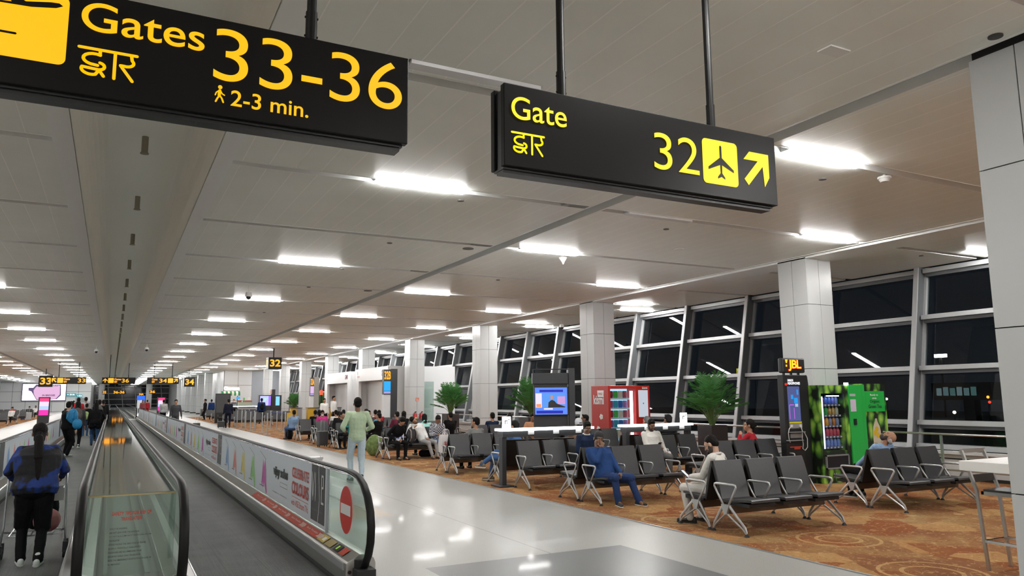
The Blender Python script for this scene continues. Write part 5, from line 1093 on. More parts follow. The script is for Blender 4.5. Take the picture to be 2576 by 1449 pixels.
m = MB().add([(BX + x, TY + .024, z) for x, z in bp_], [tuple(range(10))]); B(m, 'printed_bottle', M('bottle_cream', (.55, .48, .36), .4)); B(MB().box(BX - .035, BX + .035, TY + .018, TY + .026, 1.21, 1.29), 'printed_cap', M('film_black')); m = MB(); 
for (a, c) in ((-.05, .93), (.03, .88), (.0, 1.0)): m.add([(BX + a + .055 * math.cos(q * PI / 5), TY + .0215 - .0003 * a, c + .05 * math.sin(q * PI / 5)) for q in range(10)], [tuple(range(10))])
B(m, 'printed_lemon', M('lemon', (.65, .42, .02), .4)); B(place(text_mb('Honest', w=.17, h=.06), on_y(BX - .10, TY + .02, .68)), 'lettering', M('film_black'))
# --- metal framed table and stools by the nearest column
t = root('bar_table', 'white topped high table on steel legs beside the nearest column', 'table', (7.6, 4.0, .008)); B = lambda m, n, mt, **k: build(m, n, mt, t, world=True, **k)
m = MB(); m.box(6.80, 8.3, 3.74, 4.31, 1.015, 1.1); B(m, 'tabletop', M('table_white', (.80, .79, .76), .3), bevel=.004)
for x, y in ((7.22, 3.80), (8.2, 3.80), (8.2, 4.2)): m = MB(); m.box(x, x + .045, y, y + .045, .01, 1.015); B(m, 'leg', STEEL)
t = root('bar_stool', 'steel bar stool with black slatted back standing by the white high table', 'stool', (7.57, 4.20, .008)); w_, d_ = .39, .40
m = MB(); m.box(.02, w_ - .02, .01, d_ - .01, .74, .765); build(m, 'seat', M('seat_black_wood', (.02, .02, .02), .4), t, bevel=.003)
m = MB(); m.box(0, .025, 0, d_, .715, .745); m.box(w_ - .025, w_, 0, d_, .715, .745); m.box(0, w_, 0, .025, .715, .745); m.box(0, w_, d_ - .025, d_, .715, .745); build(m, 'seat_frame', STEEL, t)
for x_ in (.013, w_ - .013):
    m = MB(); m.tube([(x_, .0, 0), (x_, .02, .745)], .019, 4, up=(1, 0, 0)); build(m, 'leg', STEEL, t)
    m = MB(); m.tube([(x_, d_ - .0, 0), (x_, d_ + .05, .745), (x_, d_ + .17, 1.13)], .019, 4, up=(1, 0, 0)); build(m, 'leg', STEEL, t)
m = MB(); m.box(.0, w_, d_ + .155, d_ + .18, 1.10, 1.14); build(m, 'top_rail', STEEL, t)
for z_, yo in ((.97, .125), (.86, .09)): m = MB(); m.box(.028, w_ - .028, d_ + yo - .012, d_ + yo + .008, z_ - .035, z_ + .035); build(m, 'back_slat', M('slat_black', (.03, .03, .03), .4), t)
m = MB(); m.box(0, w_, .003, .025, .26, .285); m.box(.003, .025, 0, d_, .26, .285); m.box(w_ - .025, w_ - .003, 0, d_, .26, .285); m.box(0, w_, d_ - .01, d_ + .015, .26, .285); build(m, 'footrest', CHROME, t)
# --- railing before the windows
t = root('window_railing', 'long steel rail with glass panels running along the windows', 'railing', (14.35, 20, .008)); B = lambda m, n, mt, **k: build(m, n, mt, t, world=True, **k)
m = MB(); m.cyl((14.35, 1, .92), (14.35, 35.5, .92), .022, 10); B(m, 'handrail', ALU); m = MB(); m.cyl((14.35, 1, .25), (14.35, 35.5, .25), .02, 8); B(m, 'lower_rail', ALU)
for k in range(18): m = MB(); m.box(14.36, 14.40, 1.4 + 2 * k, 1.44 + 2 * k, .01, .92); B(m, 'post', ALU)
# --- palms in planters
def palm(seed):
    rnd = random.Random(seed); t = root('potted_palm', 'x', 'plant'); fo = MB(); stm = MB()
    for i in range(52):
        a = rnd.uniform(0, 2 * PI); q = rnd.random(); reach = .12 + .52 * q; top = .72 + .68 * (1 - q) + rnd.uniform(-.22, .16); bx, by = .08 * math.cos(a), .08 * math.sin(a)
        pts = []
        for s_ in range(9):
            u = s_ / 8; r_ = .06 + reach * (u ** 1.45) * 1.25; z = top * u * (1.22 - (.30 + .22 * q) * u) ; pts.append(V((r_ * math.cos(a), r_ * math.sin(a), z)))
        stm.tube(pts, [.011 - .001 * s_ for s_ in range(9)], 5)
        for s_ in range(14):
            u = .42 + .58 * s_ / 13 + rnd.uniform(-.01, .01); k = min(u, 1) * 8; k0 = min(int(k), 7); p = pts[k0].lerp(pts[k0 + 1], k - k0); d = (pts[k0 + 1] - pts[k0]).normalized(); side = d.cross(V((0, 0, 1))).normalized()
            for g in (-1, 1):
                l = .30 * math.sin(PI * (.18 + .72 * (u - .42) / .58)) + .05; e = p + side * g * l * .7 + d * l * .7 + V((0, 0, -l * rnd.uniform(.05, .32))); mid = p.lerp(e, .45) + V((0, 0, .02)); wv = d * .0125
                fo.add([p, mid + wv, e, mid - wv], [(0, 1, 2), (0, 2, 3)])
    build(fo, 'foliage', M('palm_green', (.05, .19, .04), .45, noise=.5, nscale=3), t); build(stm, 'stems', M('palm_stem', (.10, .16, .04), .6), t); return t
PL = palm(3)
def planter(label, x, y, w_, h_, name='planter'):
    m = MB(); m.box(-w_ / 2, w_ / 2, -w_ / 2, w_ / 2, 0, h_); 
    o = root(name, label, 'planter', (x, y, .008)); build(m, 'planter_box', M('planter_brown', (.030, .022, .020), .4), o, bevel=.006); m = MB(); m.box(-w_ / 2 + .02, w_ / 2 - .02, -w_ / 2 + .02, w_ / 2 - .02, h_, h_ + .008); build(m, 'soil', M('soil', (.03, .02, .012), .9), o)
PLS = [(13.40, 14.75, .52, .955, 1.02, 'palm in a dark brown planter right of the right charging table', 'large dark brown planter holding the nearest palm'), (12.15, 21.8, .62, 1.04, 1.0, 'palm left of the television, in front of the night windows', 'dark planter of the palm left of the television'), (12.85, 30.2, .56, 1.0, 1.02, 'palm between the fourth and fifth columns', 'dark planter of the palm between the fourth and fifth columns'), (13.14, 63, .6, .9, .95, 'far palm beside the red lit sign', 'planter of the far palm beside the red lit sign'), (13.12, 54, .6, .9, .95, 'far palm behind the gate 32A pylon', 'planter of the far palm behind the gate 32A pylon'), (14.0, 70, .6, .9, .95, 'small far palm near the bright screens', 'planter of the small far palm near the bright screens')]
for i, (x, y, w_, h_, s_, lab, lab2) in enumerate(PLS):
    t = PL if i == 0 else copy_tree(PL, rz=i * 1.3); t.location = (x, y, h_ + .016); t.scale = (s_,) * 3; t['label'] = lab; planter(lab2, x, y, w_, h_)
# --- fire extinguishers
for x, lab in ((12.95, 'left of the two red fire extinguishers at the foot of the fifth column'), (13.28, 'right, taller looking of the two red fire extinguishers at the fifth column')):
    t = root('fire_extinguisher', lab, 'fire extinguisher', (x, 34.75, .45)); 
    m = MB(); m.tube([(0, 0, 0), (0, 0, .02), (0, 0, .42), (0, 0, .50), (0, 0, .54)], [.07, .09, .09, .06, .03], 14); build(m, 'cylinder', M('extinguisher_red', (.45, .015, .015), .3), t, smooth=True)
    m = MB(); m.box(-.02, .06, -.01, .01, .56, .60); m.cyl((0, 0, .54), (0, 0, .58), .02, 8); build(m, 'valve', BLACKM, t); m = MB(); m.tube([(0, -.02, .57), (-.11, -.02, .50), (-.12, -.02, .2)], .010, 6); build(m, 'hose', BLACKM, t); m = MB(); m.box(-.05, .05, -.095, -.085, .16, .34); build(m, 'label_plate', M('label_yellow', (.6, .5, .15), .5), t)
m = MB(); m.box(12.72, 13.44, 34.60, 34.88, .01, .45); tag(build(m, 'extinguisher_stand', M('stand_white', (.6, .6, .6), .4)), 'low white stand carrying the two fire extinguishers', 'stand')
t = root('wall_sign', 'small orange fire sign on the fifth column', 'sign', (13.1, 34.87, 1.62)); build(MB().box(-.08, .08, 0, .02, -.07, .08), 'plate', M('sign_orange', (.6, .12, .03), .5), t)
m = MB(); stroke(m, [(-.05, .05), (-.05, -.04), (-.01, -.04)], .02, -.002); stroke(m, [(.02, .05), (.02, -.04), (.06, -.04)], .02, -.002); build(m, 'print', PW, t)
# --- gate portals
def portal(label, y0, y1, x0, z1, letters=True):
    t = root('gate_portal', label, 'gate', (x0 + 1, (y0 + y1) / 2, .008)); B = lambda m, n, mt, **k: build(m, n, mt, t, world=True, **k); x1 = 15.6
    yo0, yo1 = y0 + .5, y1 - .6
    m = MB(); m.box(x0 + .151, x1, y0, y0 + .15, .01, z1); m.box(x0, x0 + .15, y0, yo0, .01, 2.619); m.box(x0, x0 + .15, yo1, y1, .01, 2.619); m.box(x0, x0 + .15, y0, y1, 2.62, z1); m.box(x0 + .151, x1, y1 - .15, y1, .01, z1); m.box(x0 + .6, x0 + .62, yo0 + 1.95, y1 - .16, .01, 2.61); m.box(x0 + .16, x0 + .4, yo0, y1, .01, 2.6) if False else None; m.box(x0 + 1.4, x0 + 1.5, y0 + .15, y1 - .15, .01, 2.7); m.box(x0 + .152, x0 + 1.5, y0 + .152, y1 - .152, 2.62, 2.7); B(m, 'housing', WHITE)
    m = MB(); m.box(x0 + .60, x0 + .63, y0 + .16, yo0 + 1.8, .05, 2.6); B(m, 'door_glass', M('door_mint', (.40, .52, .48), .25)); m = MB(); m.box(x0 + .52, x0 + .66, yo0 + 1.8, yo0 + 1.94, .05, 2.61); m.box(x0 + .57, x0 + .595, yo0 + .1, yo0 + 1.8, .95, 1.15); B(m, 'door_frame', M('frame_grey', (.25, .25, .26), .4))
    if letters:
        B(place(text_mb('GMR', w=.62, h=.27, bold=.02), on_x(x0 - .004, y0 + 1.0, 2.82)), 'lettering', M('letter_wine', (.28, .06, .10), .5)); B(place(text_mb('DELHI', w=.42, h=.10, bold=.01), on_x(x0 - .004, y1 - .35, 2.82)), 'lettering', M('letter_orange', (.6, .2, .08), .5)); m = MB(); m.box(x0 - .004, x0, y1 - .5, y1 - .3, 3.0, 3.2) if False else m.quad((x0 - .004, y1 - .35, 2.98), (x0 - .004, y1 - .45, 2.98), (x0 - .004, y1 - .40, 3.2), (x0 - .004, y1 - .34, 3.15)); B(m, 'emblem', M('emblem_grey', (.3, .3, .32), .5))
    return t
portal('white gate portal behind the gate 32B pillar with wine coloured letters', 36.1, 41.7, 12.0, 3.28); portal('white gate portal farther back, left of the nearer portal', 44.0, 49.8, 12.3, 3.27)
m = MB(); m.box(12.9, 14.3, 35.75, 35.78, .01, 2.5); tag(build(m, 'glass_screen', BG), 'pale green glass screen at the corner of the nearer gate portal', 'glass screen')
def pylon(label, x, y, txt, scr, w_=.33, d_=.30, z1=2.98, body=GREYM):
    t = root('gate_pylon', label, 'sign', (x + .3, y + .15, .008)); B = lambda m, n, mt, **k: build(m, n, mt, t, world=True, **k)
    m = MB(); m.box(x + w_, x + w_ + d_, y - .02, y + .3, .01, z1 + .03); B(m, 'post', body); m = MB(); m.box(x, x + w_, y, y + .25, 1.86, z1); B(m, 'sign_case', GREYM); m = MB(); m.box(x + .01, x + w_, y + .02, y + .25, .01, 1.86); B(m, 'base', WHITE)
    B(place(text_mb(txt, w=w_ * .92, h=.38, bold=.03), on_y(x + .02, y - .004, 2.53)), 'lettering', YA); m = MB(); m.box(x + .01, x + w_ - .01, y - .006, y, 2.02, 2.45); B(m, 'screen', scr); m = MB(); m.box(x + .01, x + w_ - .01, y - .006, y, 1.90, 2.0); B(m, 'lower_screen', SC('lilac2', (.45, .40, .75), .8))
pylon('tall pillar with amber 32B lettering over a bright blue screen', 10.79, 33, '32B', SC('azure', (.03, .38, .85), 1)); pylon('far pillar with amber 32A lettering over a pink screen', 10.71, 47, '32A', SC('rose', (.75, .50, .80), .9), .23, .30, body=M('post_beige', (.35, .33, .30), .5))
for i, (x0, xm, x1) in enumerate(((9.32, 9.64, 9.95), (10.3, 10.75, 11.1), (11.65, 12.05, 12.27))):
    t = root('gate_desk', ['leftmost yellow and grey gate desk', 'middle yellow and grey gate desk in front of the white shirted agents', 'yellow and grey gate desk nearest the portals'][i], 'desk', ((x0 + x1) / 2, 46, .008)); m = MB(); m.box(x0, xm, 45.6, 46.1, .01, 1.15); build(m, 'front_panel', M('desk_yellow', (.55, .33, .015), .4), t, world=True); m = MB(); m.box(xm, x1, 45.58, 46.1, .01, 1.15); build(m, 'side_panel', M('desk_grey', (.25, .25, .26), .4), t, world=True); m = MB(); m.box(x0 - .02, x1 + .02, 45.55, 46.15, 1.15, 1.18); build(m, 'counter_top', GREYM, t, world=True)
m = MB(); m.box(7.98, 8.22, 40.0, 40.1, .01, 1.0); tag(build(m, 'yellow_screen', M('desk_yellow')), 'narrow yellow panel at the right end of the queue posts', 'panel')
# queue posts with blue belts
pst = [(6.92, 49.7), (6.78, 46.9), (6.78, 45.4), (6.75, 43.5), (6.74, 41.9), (6.87, 40.6), (6.74, 38.4), (8.2, 45.7), (8.27, 44.2), (8.19, 42.4), (8.1, 41.0), (7.6, 47.6), (7.5, 50.6)]
t0 = root('queue_post', 'steel queue post in the group left of the gate desks', 'post', group='queue posts'); m = MB(); m.cyl((0, 0, .02), (0, 0, .96), .03, 10); build(m, 'post', ALU, t0); m = MB(); m.cyl((0, 0, 0), (0, 0, .02), .17, 16); build(m, 'base', STEEL, t0); m = MB(); m.cyl((0, 0, .96), (0, 0, 1.02), .04, 10); build(m, 'belt_head', ALU, t0)
for i, (x, y) in enumerate(pst): (t0 if i == 0 else copy_tree(t0)).location = (x, y, .008)
for i, (a, b_) in enumerate((((8.2, 45.7), (8.27, 44.2)), ((8.27, 44.2), (8.19, 42.4)), ((8.19, 42.4), (8.1, 41.0)), ((8.1, 41.0), (9.3, 45.7)), ((7.5, 50.6), (7.6, 47.6)))):
    m = MB(); m.add([(a[0], a[1], .93), (b_[0], b_[1], .93), (b_[0], b_[1], .98), (a[0], a[1], .98)], [(0, 1, 2, 3)]); m.add([(a[0] + .004, a[1], .93), (b_[0] + .004, b_[1], .93), (b_[0] + .004, b_[1], .98), (a[0] + .004, a[1], .98)], [(0, 1, 2, 3)])
    tag(build(m, 'queue_belt', M('belt_blue', (.02, .025, .16), .6)), 'dark blue belt strung between steel queue posts', 'belt', 'queue belts')
t = root('black_display_panel', 'tall black switched off display panel left of the coffee counter', 'display', (7.2, 59.2, .008)); m = MB(); m.box(-.52, .52, 0, .25, .0, 2.12); build(m, 'case', BLACK, t, bevel=.01); m = MB(); m.box(-.43, .44, -.006, 0, .75, 2.05); build(m, 'dark_screen', M('screen_off', (.045, .045, .045), .4), t)
# coffee counter
cy = 79.0; t = root('coffee_counter', 'far coffee counter with green and white striped awning, glowing sign and food case', 'counter', (10.4, cy, .008)); B = lambda m, n, mt, **k: build(m, n, mt, t, world=True, **k)
m = MB(); m.box(10.95, 12.6, cy - .3, cy + .4, .01, 1.0); B(m, 'counter', M('counter_grey', (.3, .3, .3), .5)); m = MB(); m.box(11.0, 12.3, cy - .25, cy + .3, 1.0, 1.42); B(m, 'food_case', SC('cream', (.5, .55, .4), .5)); m = MB(); m.box(10.98, 11.3, cy - .2, cy, 1.42, 1.6); m.box(11.45, 12.3, cy - .2, cy, 1.42, 1.56); B(m, 'goods', M('goods_red', (.4, .08, .05), .6))
B(place(text_mb('Cinnamon', w=1.45, h=.34, bold=.09), on_y(9.6, cy - .3, 2.60)), 'glowing_lettering', SC('warmwhite', (1, .9, .75), 6))
for i in range(9): m = MB(); x = 9.4 + i * .19; m.prism([(cy - .5, 2.05), (cy - .5, 2.28), (cy - .3, 2.46), (cy, 2.5), (cy, 2.42), (cy - .45, 2.24)], 'x', x, x + .19); B(m, 'awning_stripe', M('awning_green', (.02, .2, .07), .6) if i % 2 == 0 else M('awning_white', (.75, .7, .6), .6))
m = MB(); m.box(10.85, 10.92, cy - .4, cy - .3, .01, 2.1); B(m, 'awning_post', M('post_green', (.02, .1, .05), .5)); m = MB(); m.box(10.78, 11.12, cy - .42, cy - .40, 1.72, 1.95); B(m, 'blue_sign', SC('azure')); m = MB(); m.box(11.45, 11.6, cy - .2, cy - .18, 1.6, 1.85); B(m, 'green_poster', SC('green', (.15, .6, .15), .6)); m = MB(); m.box(11.9, 12.15, cy - .2, cy - .18, 1.62, 1.9); B(m, 'white_poster', SC('paper', (.8, .75, .65), .7))
t = root('vending_screens', 'far pair of brightly lit coloured vending displays with a dark post between', 'vending machine', (10.3, 62, .008)); B = lambda m, n, mt, **k: build(m, n, mt, t, world=True, **k)
m = MB(); m.box(10.2, 11.1, 62, 62.6, .01, 2.02); m.box(11.12, 11.38, 61.9, 62.3, .01, 2.45); m.box(11.4, 11.9, 62, 62.6, .01, 2.0); B(m, 'case', BLACK); m = MB(); m.box(10.26, 10.9, 61.99, 62, 1.2, 1.95); B(m, 'screen', SC('lilac3', (.45, .45, .95), 1.2)); m = MB(); m.box(10.9, 11.08, 61.99, 62, 1.2, 1.95); B(m, 'screen', SC('purple', (.30, .15, .8), 1.2)); m = MB(); m.box(11.45, 11.75, 61.99, 62, 1.2, 1.9); B(m, 'screen', SC('ice', (.2, .55, 1), 1.2)); m = MB(); m.box(11.0, 11.12, 61.89, 61.9, 2.1, 2.4); B(m, 'orange_sign', M('peach_plate', (.6, .35, .25), .5)); m = MB(); 
for i in range(6): m.box(10.3 + .1 * i, 10.36 + .1 * i, 61.985, 61.99, 1.55 + .1 * (i % 3), 1.75 + .05 * (i % 2))
B(m, 'picture_area', SC('green2', (.3, .9, .5), 1.2))
t = root('red_lamp_sign', 'far slim black post with a small red lit sign on top', 'sign', (12.6, 52, .008)); m = MB(); m.cyl((0, 0, 0), (0, 0, 2.0), .05, 8); build(m, 'post', BLACKM, t); m = MB(); m.box(-.09, .09, -.05, .05, 1.95, 2.25); build(m, 'lamp', SC('redglow', (1, .06, .03), 2), t)
# --- big far displays
def display(label, x0, x1, y, z0, z1, cut=1.0):
    t = root('wall_display', label, 'display', ((x0 + x1) / 2, y, z0)); B = lambda m, n, mt, **k: build(m, n, mt, t, world=True, **k)
    m = MB(); m.box(x0 - .12, x1 + .12, y - .2, y - .01, z0 - .15, z1 + .1); B(m, 'frame', M('frame_violet', (.12, .09, .16), .4)); m = MB(); m.box(x0, x1, y - .22, y - .2, z0, z1); B(m, 'screen', SC('bigwhite', (1, .98, 1), 3))
    W_, H_ = x1 - x0, z1 - z0; P = lambda pts, d: MB().add([(x0 + W_ * u, y - .22 - d, z0 + H_ * v) for u, v in pts], [tuple(range(len(pts)))])
    B(P([(.30, .98), (.88, .98), (.90, .3), (.80, .05), (.42, .02), (.33, .02), (.25, .35), (.20, .55), (.13, .60), (.13, .78), (.24, .78)], .02), 'picture_edge', SC('plum', (.10, .07, .16), 1)); B(P([(.40, .95), (.60, .97), (.86, .92), (.87, .35), (.78, .08), (.45, .03), (.33, .08), (.26, .40), (.25, .62), (.30, .82)], .04), 'picture_area', SC('pinkpale', (.60, .36, .55), 1.15))
    B(place(text_mb('IN BRIDGES', w=W_ * .30, h=H_ * .11, bold=.03), on_y(x0 + W_ * .46, y - .28, z0 + H_ * .25)), 'lettering', SC('wine', (.12, .03, .10), 1)); B(place(text_mb('LIFE IS FULL', w=W_ * .34, h=H_ * .08, bold=.02), on_y(x0 + W_ * .48, y - .28, z0 + H_ * .86)), 'lettering', SC('wine'))
display('huge far white and pink advertising display on the left end wall', -12.3, -6.55, 140, 1.8, 4.3); display('huge far white and pink advertising display right of the walkways', 10.2, 15.6, 139.9, 1.9, 4.3)
for lab, x, y, c in (('far black column with a red, white and blue lit screen on the left carpet', -4.0, 60, 1), ('far slim black column with a pink and blue lit screen right of the walkways', 4.0, 76, 1)):
    t = root('screen_column', lab, 'display', (x, y, 0)); m = MB(); m.box(-.34, .34, 0, .3, 0, 1.95); build(m, 'case', BLACK, t); 
    for a, b_, nm, cc in ((1.65, 1.88, 'hotpink', (.95, .05, .20)), (1.35, 1.65, 'palepink', (.75, .55, .75)), (1.1, 1.35, 'paleblue', (.35, .50, .90)), (.75, 1.1, 'magenta2', (.9, .03, .35))): build(MB().box(-.27, .27, -.01, 0, a, b_), 'screen', SC(nm, cc, 1.2), t)
t = root('blue_pillar_sign', 'far white pillar with a blue lit band and a small amber number', 'sign', (3.6, 118, 0)); build(MB().box(-.45, .45, 0, .5, 0, 1.7), 'pillar', WHITE, t); build(MB().box(-.5, .5, -.02, .5, 1.7, 2.3), 'blue_band', SC('royal', (.02, .10, .8), 1.5), t); build(place(text_mb('34A', w=.6, h=.3, bold=.03), on_y(-.3, -.03, 2.35)), 'lettering', YA, t)
for lab, x0, x1, z in (('far teal lit direction sign left of the grey doors', -6.4, -5.1, 2.45), ('smaller far teal lit direction sign just above the grey doors', -5.0, -4.2, 2.25)): t = root('teal_sign', lab, 'sign', (x0, 139.7, z)); build(MB().box(x0, x1, 139.6, 139.99, z, z + .4), 'case', SC('teal', (.02, .35, .4), .8), t, world=True); build(place(text_mb('<- 33-36', w=(x1 - x0) * .8, h=.25, bold=.03), on_y(x0 + .1, 139.59, z + .08)), 'lettering', SC('white'), t, world=True)
m = MB(); m.box(-5.1, -3.7, 139.8, 139.99, 0, 2.1); o = build(m, 'door_1', M('door_grey', (.28, .32, .33), .4)); o['kind'] = 'structure'
m = MB(); m.box(-12.95, -12.9, 44, 49, 1.0, 4.2); tag(build(m, 'side_display', SC('whiteblue', (.8, .85, 1), 3)), 'bright white display on the left wall cut by the left edge of the photo', 'display')
# --- luggage and bags
def suitcase(label, x, y, rz, col, h=.55, w_=.36, d_=.22, handle=True):
    t = root('suitcase', label, 'suitcase', (x, y, .008), rz); mt = M('case_' + col[0], col[1], .4); m = MB(); m.box(-w_ / 2, w_ / 2, -d_ / 2, d_ / 2, .05, h); build(m, 'shell', mt, t, bevel=.03); m = MB()
    for i in range(5): m.box(-w_ / 2 + .03 + i * (w_ - .06) / 4.6, -w_ / 2 + .045 + i * (w_ - .06) / 4.6, -d_ / 2 - .006, d_ / 2 + .006, .09, h - .04)
    build(m, 'ribs', mt, t)
    for a in (-1, 1):
        for b_ in (-1, 1): m = MB(); m.cyl((a * w_ * .38 - .012, b_ * d_ * .3, .025), (a * w_ * .38 + .012, b_ * d_ * .3, .025), .025, 10); build(m, 'wheel', BLACKM, t)
    if handle: m = MB(); m.box(-.07, -.055, -.01, .01, h, h + .36); m.box(.055, .07, -.01, .01, h, h + .36); m.box(-.075, .075, -.014, .014, h + .34, h + .375); build(m, 'pull_handle', ALU, t)
    return t
suitcase('dark grey ribbed suitcase with raised handle at the carpet edge', 6.72, 27.4, .2, ('grey', (.05, .052, .055)))
for x, y, c, lab in ((-6.5, 80.5, ('silver', (.4, .41, .42)), 'pale silver suitcase standing at the left carpet edge'), (-6.9, 81.5, ('navy', (.02, .03, .12)), 'navy suitcase left of the silver one on the left side'), (-7.6, 81.2, ('black', (.02, .02, .02)), 'black suitcase farther left than the navy one')): suitcase(lab, x, y, 0, c, .7, .5, .3)
suitcase('small black case on the floor beside the security guard', 5.9, 48.9, 0, ('black', (.02, .02, .02)), .4, .4, .25, False); suitcase('dark case pulled by the man in dark grey', 3.95, 42.7, 0, ('black', (.02, .02, .02)), .5)
def blob(name, label, cat, parts, mat, loc, rz=0, vox=.012, folds=.01, extra=None):
    t = root(name, label, cat, loc, rz); m = MB()
    for p in parts:
        if p[0] == 'e': m.ell(p[1], p[2])
        else: m.caps(p[1], p[2], p[3], p[4])
    build(m, 'bag_body', mat, t, mods=rmods(vox, folds, 2))
    if extra: extra(t)
    return t
def straps(col):
    def f(t): m = MB(); m.tube([(-.08, -.02, .40), (-.10, -.12, .33), (-.10, -.13, .15), (-.08, -.04, .05)], .012, 6, ell=(.6, 1.6)); m.tube([(.08, -.02, .40), (.10, -.12, .33), (.10, -.13, .15), (.08, -.04, .05)], .012, 6, ell=(.6, 1.6)); m.tube([(-.03, 0, .43), (0, 0, .47), (.03, 0, .43)], .008, 6); build(m, 'straps', M('strap_' + col[0], col[1], .7), t)
    return f
BPK = [('e', (0, 0, .22), (.16, .11, .23)), ('e', (0, .08, .15), (.12, .06, .12))]
gb = ('greybeige', (.25, .22, .19)); dk_ = ('dark', (.02, .02, .02))
blob('backpack', 'dark grey backpack with beige straps under the arm of the sleeping man in white', 'backpack', BPK, cloth('dark_grey'), (7.55, 20.55, .44), .3, extra=straps(gb))
blob('backpack', 'teal backpack standing on a bench left of the fire extinguishers', 'backpack', BPK, M('teal_nylon', (.015, .16, .24), .6, noise=.4, nscale=20), (8.25, 25.95, .44), .2, extra=straps(('teal', (.01, .1, .15)))).scale = (1.3, 1.3, 1.2)
blob('backpack', 'black backpack lying on the carpet at the left end of the seats', 'backpack', BPK, blk, (6.75, 33.2, .008), 0, extra=straps(dk_))
blob('backpack', 'bright blue backpack on the young man in black', 'backpack', BPK, M('blue_nylon', (.01, .20, .42), .6), (-1.02, 26.85, 1.02), -.6, extra=straps(('blue', (.01, .22, .45))))
blob('shoulder_bag', 'lower bright blue bag hanging behind the young man in black', 'bag', [('e', (0, 0, .15), (.14, .10, .16))], M('blue_nylon'), (-.88, 26.65, .85), -.3)
blob('backpack', 'grey backpack worn by the woman with long dark hair', 'backpack', BPK, cloth('warm_grey', (.10, .09, .085)), (-1.05, 31.25, 1.0), PI, extra=straps(dk_))
blob('backpack', 'pale green backpack worn by the child', 'backpack', BPK, cloth('lime', (.30, .42, .18)), (-1.05, 42.25, .78), PI).scale = (.9, .9, .9)
blob('backpack', 'grey backpack worn by the tall man in black', 'backpack', BPK, cloth('grey2', (.12, .12, .12)), (-.45, 36.5, 1.05), PI)
blob('backpack', 'black backpack on the man in the navy jacket', 'backpack', BPK, blk, (9.3, 55.2, .95), PI)
blob('duffel_bag', 'black bag lying under the seat of the sleeping man in white', 'bag', [('c', (-.14, 0, .12), (.14, 0, .12), .11, .11)], blk, (8.1, 20.75, .008))
blob('cloth_bag', 'green leafy patterned bag on the carpet just right of the walking man', 'bag', [('e', (0, 0, .24), (.24, .14, .26))], M('leafy_cloth', (.14, .20, .06), .8, noise=.9, nscale=16), (7.0, 22.2, .008)).scale = (1.1, 1.1, 1.25)
def bag(label, x, y, z, rz, mat, w_=.34, h_=.36, txt=None, tm=None):
    t = root('carrier_bag', label, 'bag', (x, y, z), rz); m = MB(); m.rings([[(x_, y_, z_) for x_, y_ in ((-w_ / 2 * f, -.07 * g), (w_ / 2 * f, -.07 * g), (w_ / 2 * f, .07 * g), (-w_ / 2 * f, .07 * g))] for z_, f, g in ((0, .9, 1), (h_ * .5, .98, 1.1), (h_, 1.05, .35))]); build(m, 'bag_body', mat, t); m = MB()
    for s_ in (-.03, .03): m.tube([(-.08, s_, h_ - .02), (-.06, s_, h_ + .10), (0, s_, h_ + .13), (.06, s_, h_ + .10), (.08, s_, h_ - .02)], .008, 6)
    build(m, 'handles', mat, t)
    if txt: build(place(text_mb(txt, w=w_ * .7, h=.09, bold=.02), on_y(-w_ * .35, -.082, h_ * .4)), 'lettering', tm, t)
bag('white carrier bag standing on the left seat of the sleeping man\'s bench', 7.12, 20.50, .44, .1, M('bag_white', (.72, .73, .78), .5), txt='ih', tm=M('bag_blue', (.05, .12, .4), .5)); bag('white bag with red letters on the bench of the striped sweater man', 7.0, 16.72, .44, .35, M('bag_cream', (.7, .66, .66), .5), .36, .40, 'SUGAR', M('sign_red'))
blob('pouch', 'blue pouch resting in the lap of the man in the off white tracksuit', 'bag', [('e', (0, 0, .03), (.09, .06, .035))], M('pouch_blue', (.01, .05, .12), .6), (7.15, 8.25, .58), vox=.006, folds=0)
blob('paper_cup_bag', 'crumpled white paper hanging from the hand of the man in the white hoodie', 'paper', [('e', (0, 0, 0), (.05, .02, .06))], white, (10.35, 12.72, .50), vox=.006)
t = root('litter_bin', 'small steel post with flat top just behind the right walkway balustrade', 'post', (3.45, 14.5, 0)); build(MB().box(-.10, .10, -.08, .08, 0, .58), 'body', STEEL, t); build(MB().box(-.11, .11, -.09, .09, .58, .62), 'cap', ALU, t)
# --- luggage trolley
t = root('luggage_trolley', 'steel luggage trolley pushed by the woman in the blue and black jacket', 'trolley', (-.66, 9.95, .012)); 
for s_ in (-1, 1):
    m = MB(); m.tube([(s_ * .27, -.05, .93), (s_ * .275, -.02, .70), (s_ * .285, .0, .35), (s_ * .30, -.05, .17)], .012, 8); m.tube([(s_ * .28, .0, .30), (s_ * .24, .45, .22), (s_ * .12, .80, .20)], .012, 8); build(m, 'side_frame', ALU, t, smooth=True)
    for y_ in (-.08, .12): m = MB(); m.cyl((s_ * .30 - .016, y_, .055), (s_ * .30 + .016, y_, .055), .055, 16); m.box(s_ * .30 - .022, s_ * .30 + .022, y_ - .02, y_ + .02, .06, .17); build(m, 'wheel', M('wheel_black', (.02, .02, .022), .6), t)
m = MB(); m.cyl((0, .78, .05), (.03, .78, .05), .05, 14); build(m, 'wheel', M('wheel_black'), t)
m = MB(); m.cyl((-.27, -.06, .95), (.27, -.06, .95), .018, 10); build(m, 'handle_bar', BLACKM, t); m = MB(); m.box(.20, .28, -.08, -.04, .93, .98); build(m, 'green_grip', M('grip_green', (.02, .25, .10), .5), t)
m = MB(); 
for i in range(5): m.box(-.24 + .1 * i, -.228 + .1 * i, .0, .7, .235, .247)
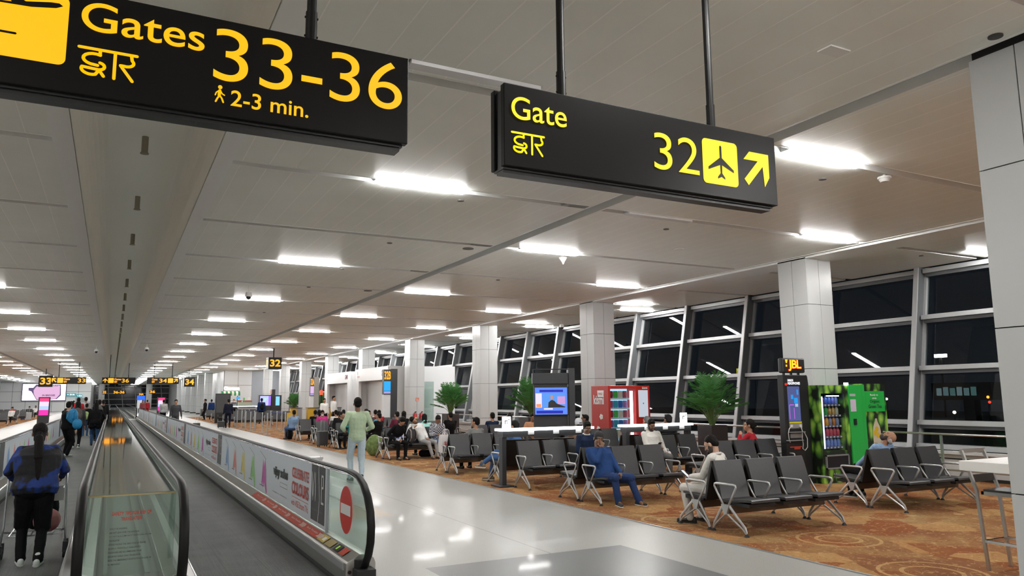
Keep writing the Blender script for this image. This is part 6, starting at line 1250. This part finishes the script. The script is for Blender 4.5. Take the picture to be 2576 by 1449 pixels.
m.box(-.26, .26, .0, .012, .235, .25); m.box(-.24, .24, .35, .362, .235, .25); m.tube([(-.24, .1, .72), (-.24, .35, .72), (.24, .35, .72), (.24, .1, .72)], .008, 6); m.box(-.24, .24, .34, .35, .56, .72); build(m, 'basket', ALU, t)
blob('handbag', 'pink bag lying in the luggage trolley', 'bag', [('e', (0, 0, .12), (.14, .12, .13))], M('bag_pink', (.42, .14, .15), .6), (-.56, 10.15, .26))
blob('travel_bag', 'dark bag standing upright on the luggage trolley', 'bag', [('e', (0, 0, .22), (.2, .14, .24))], blk, (-.66, 10.45, .26))
# --- things outside in the dark
t = root('bay_sign', 'yellow sign with C32 standing outside beyond the windows', 'sign', (45, 45.7, -1.1)); B = lambda m, n, mt, **k: build(m, n, mt, t, **k)
B(MB().box(-.1, .1, -.6, .6, 4.35, 4.95), 'plate', SC('signyellow', (.85, .75, .01), .9)); B(place(text_mb('C32', w=.95, h=.36, bold=.0), on_x(-.11, .5, 4.46)), 'lettering', M('film_black')); B(MB().cyl((0, 0, 0), (0, 0, 4.4), .08, 8), 'mast', M('mast_dark', (.02, .02, .02), .6))
t = root('floodlight', 'bright floodlight on a mast outside the right windows', 'light', (90, 58.1, -1.1)); build(MB().box(-.2, .2, -.7, .7, 7.2, 7.6), 'lamp', SC('flood', (.9, 1, .95), 12), t); build(MB().cyl((0, 0, 0), (0, 0, 7.2), .12, 8), 'mast', M('mast_dark'), t)
t = root('boarding_bridge', 'dim boarding bridge with lit windows outside in the dark', 'building', (70, 44, -1.1)); build(MB().box(0, 3, -3.2, 2.4, 2.2, 3.8), 'tunnel', M('tunnel_dark', (.03, .035, .035), .6), t)
for i in range(6): build(MB().box(-.02, 0, -1.9 + .66 * i, -1.4 + .66 * i, 2.6, 3.4 - .1 * (i % 2)), 'window_pane', SC('bridge%d' % (i % 3), (.10 + .05 * (i % 3), .2 + .04 * (i % 3), .2 + .05 * (i % 3)), .6), t)
build(MB().box(1, 2, -1, 0, 0, 2.2), 'support', M('tunnel_dark'), t)
for i, (x, y, z, c, lab) in enumerate(((70, 41.1, 1.35, 'orange', 'small orange lamp outside right of the boarding bridge'), (70, 41.0, .9, 'red', 'small red lamp outside below the orange one'), (70, 51.3, 1.2, 'warmwhite', 'small warm white lamp outside left of the boarding bridge'), (60, 38, .2, 'warmwhite', 'small pale lamp low outside near the nearest column'), (80, 82, 4.5, 'white', 'small white lamp outside seen right of the palm'), (80, 79, 4.5, 'white', 'small white lamp outside beside the headphone kiosk'))):
    rt = root('apron_lamp', lab, 'light', (x, y, -1.1)); build(MB().cyl((0, 0, 0), (0, 0, z + 1.0), .03, 6), 'mast', M('mast_dark'), rt)
    build(MB().ell((0, 0, z + 1.1), (.13, .13, .13), n=8, m=6), 'lamp', SC('orange2', (1, .3, .03), 4) if c == 'orange' else SC('redglow') if c == 'red' else SC('warmwhite' if c == 'warmwhite' else 'white'), rt)
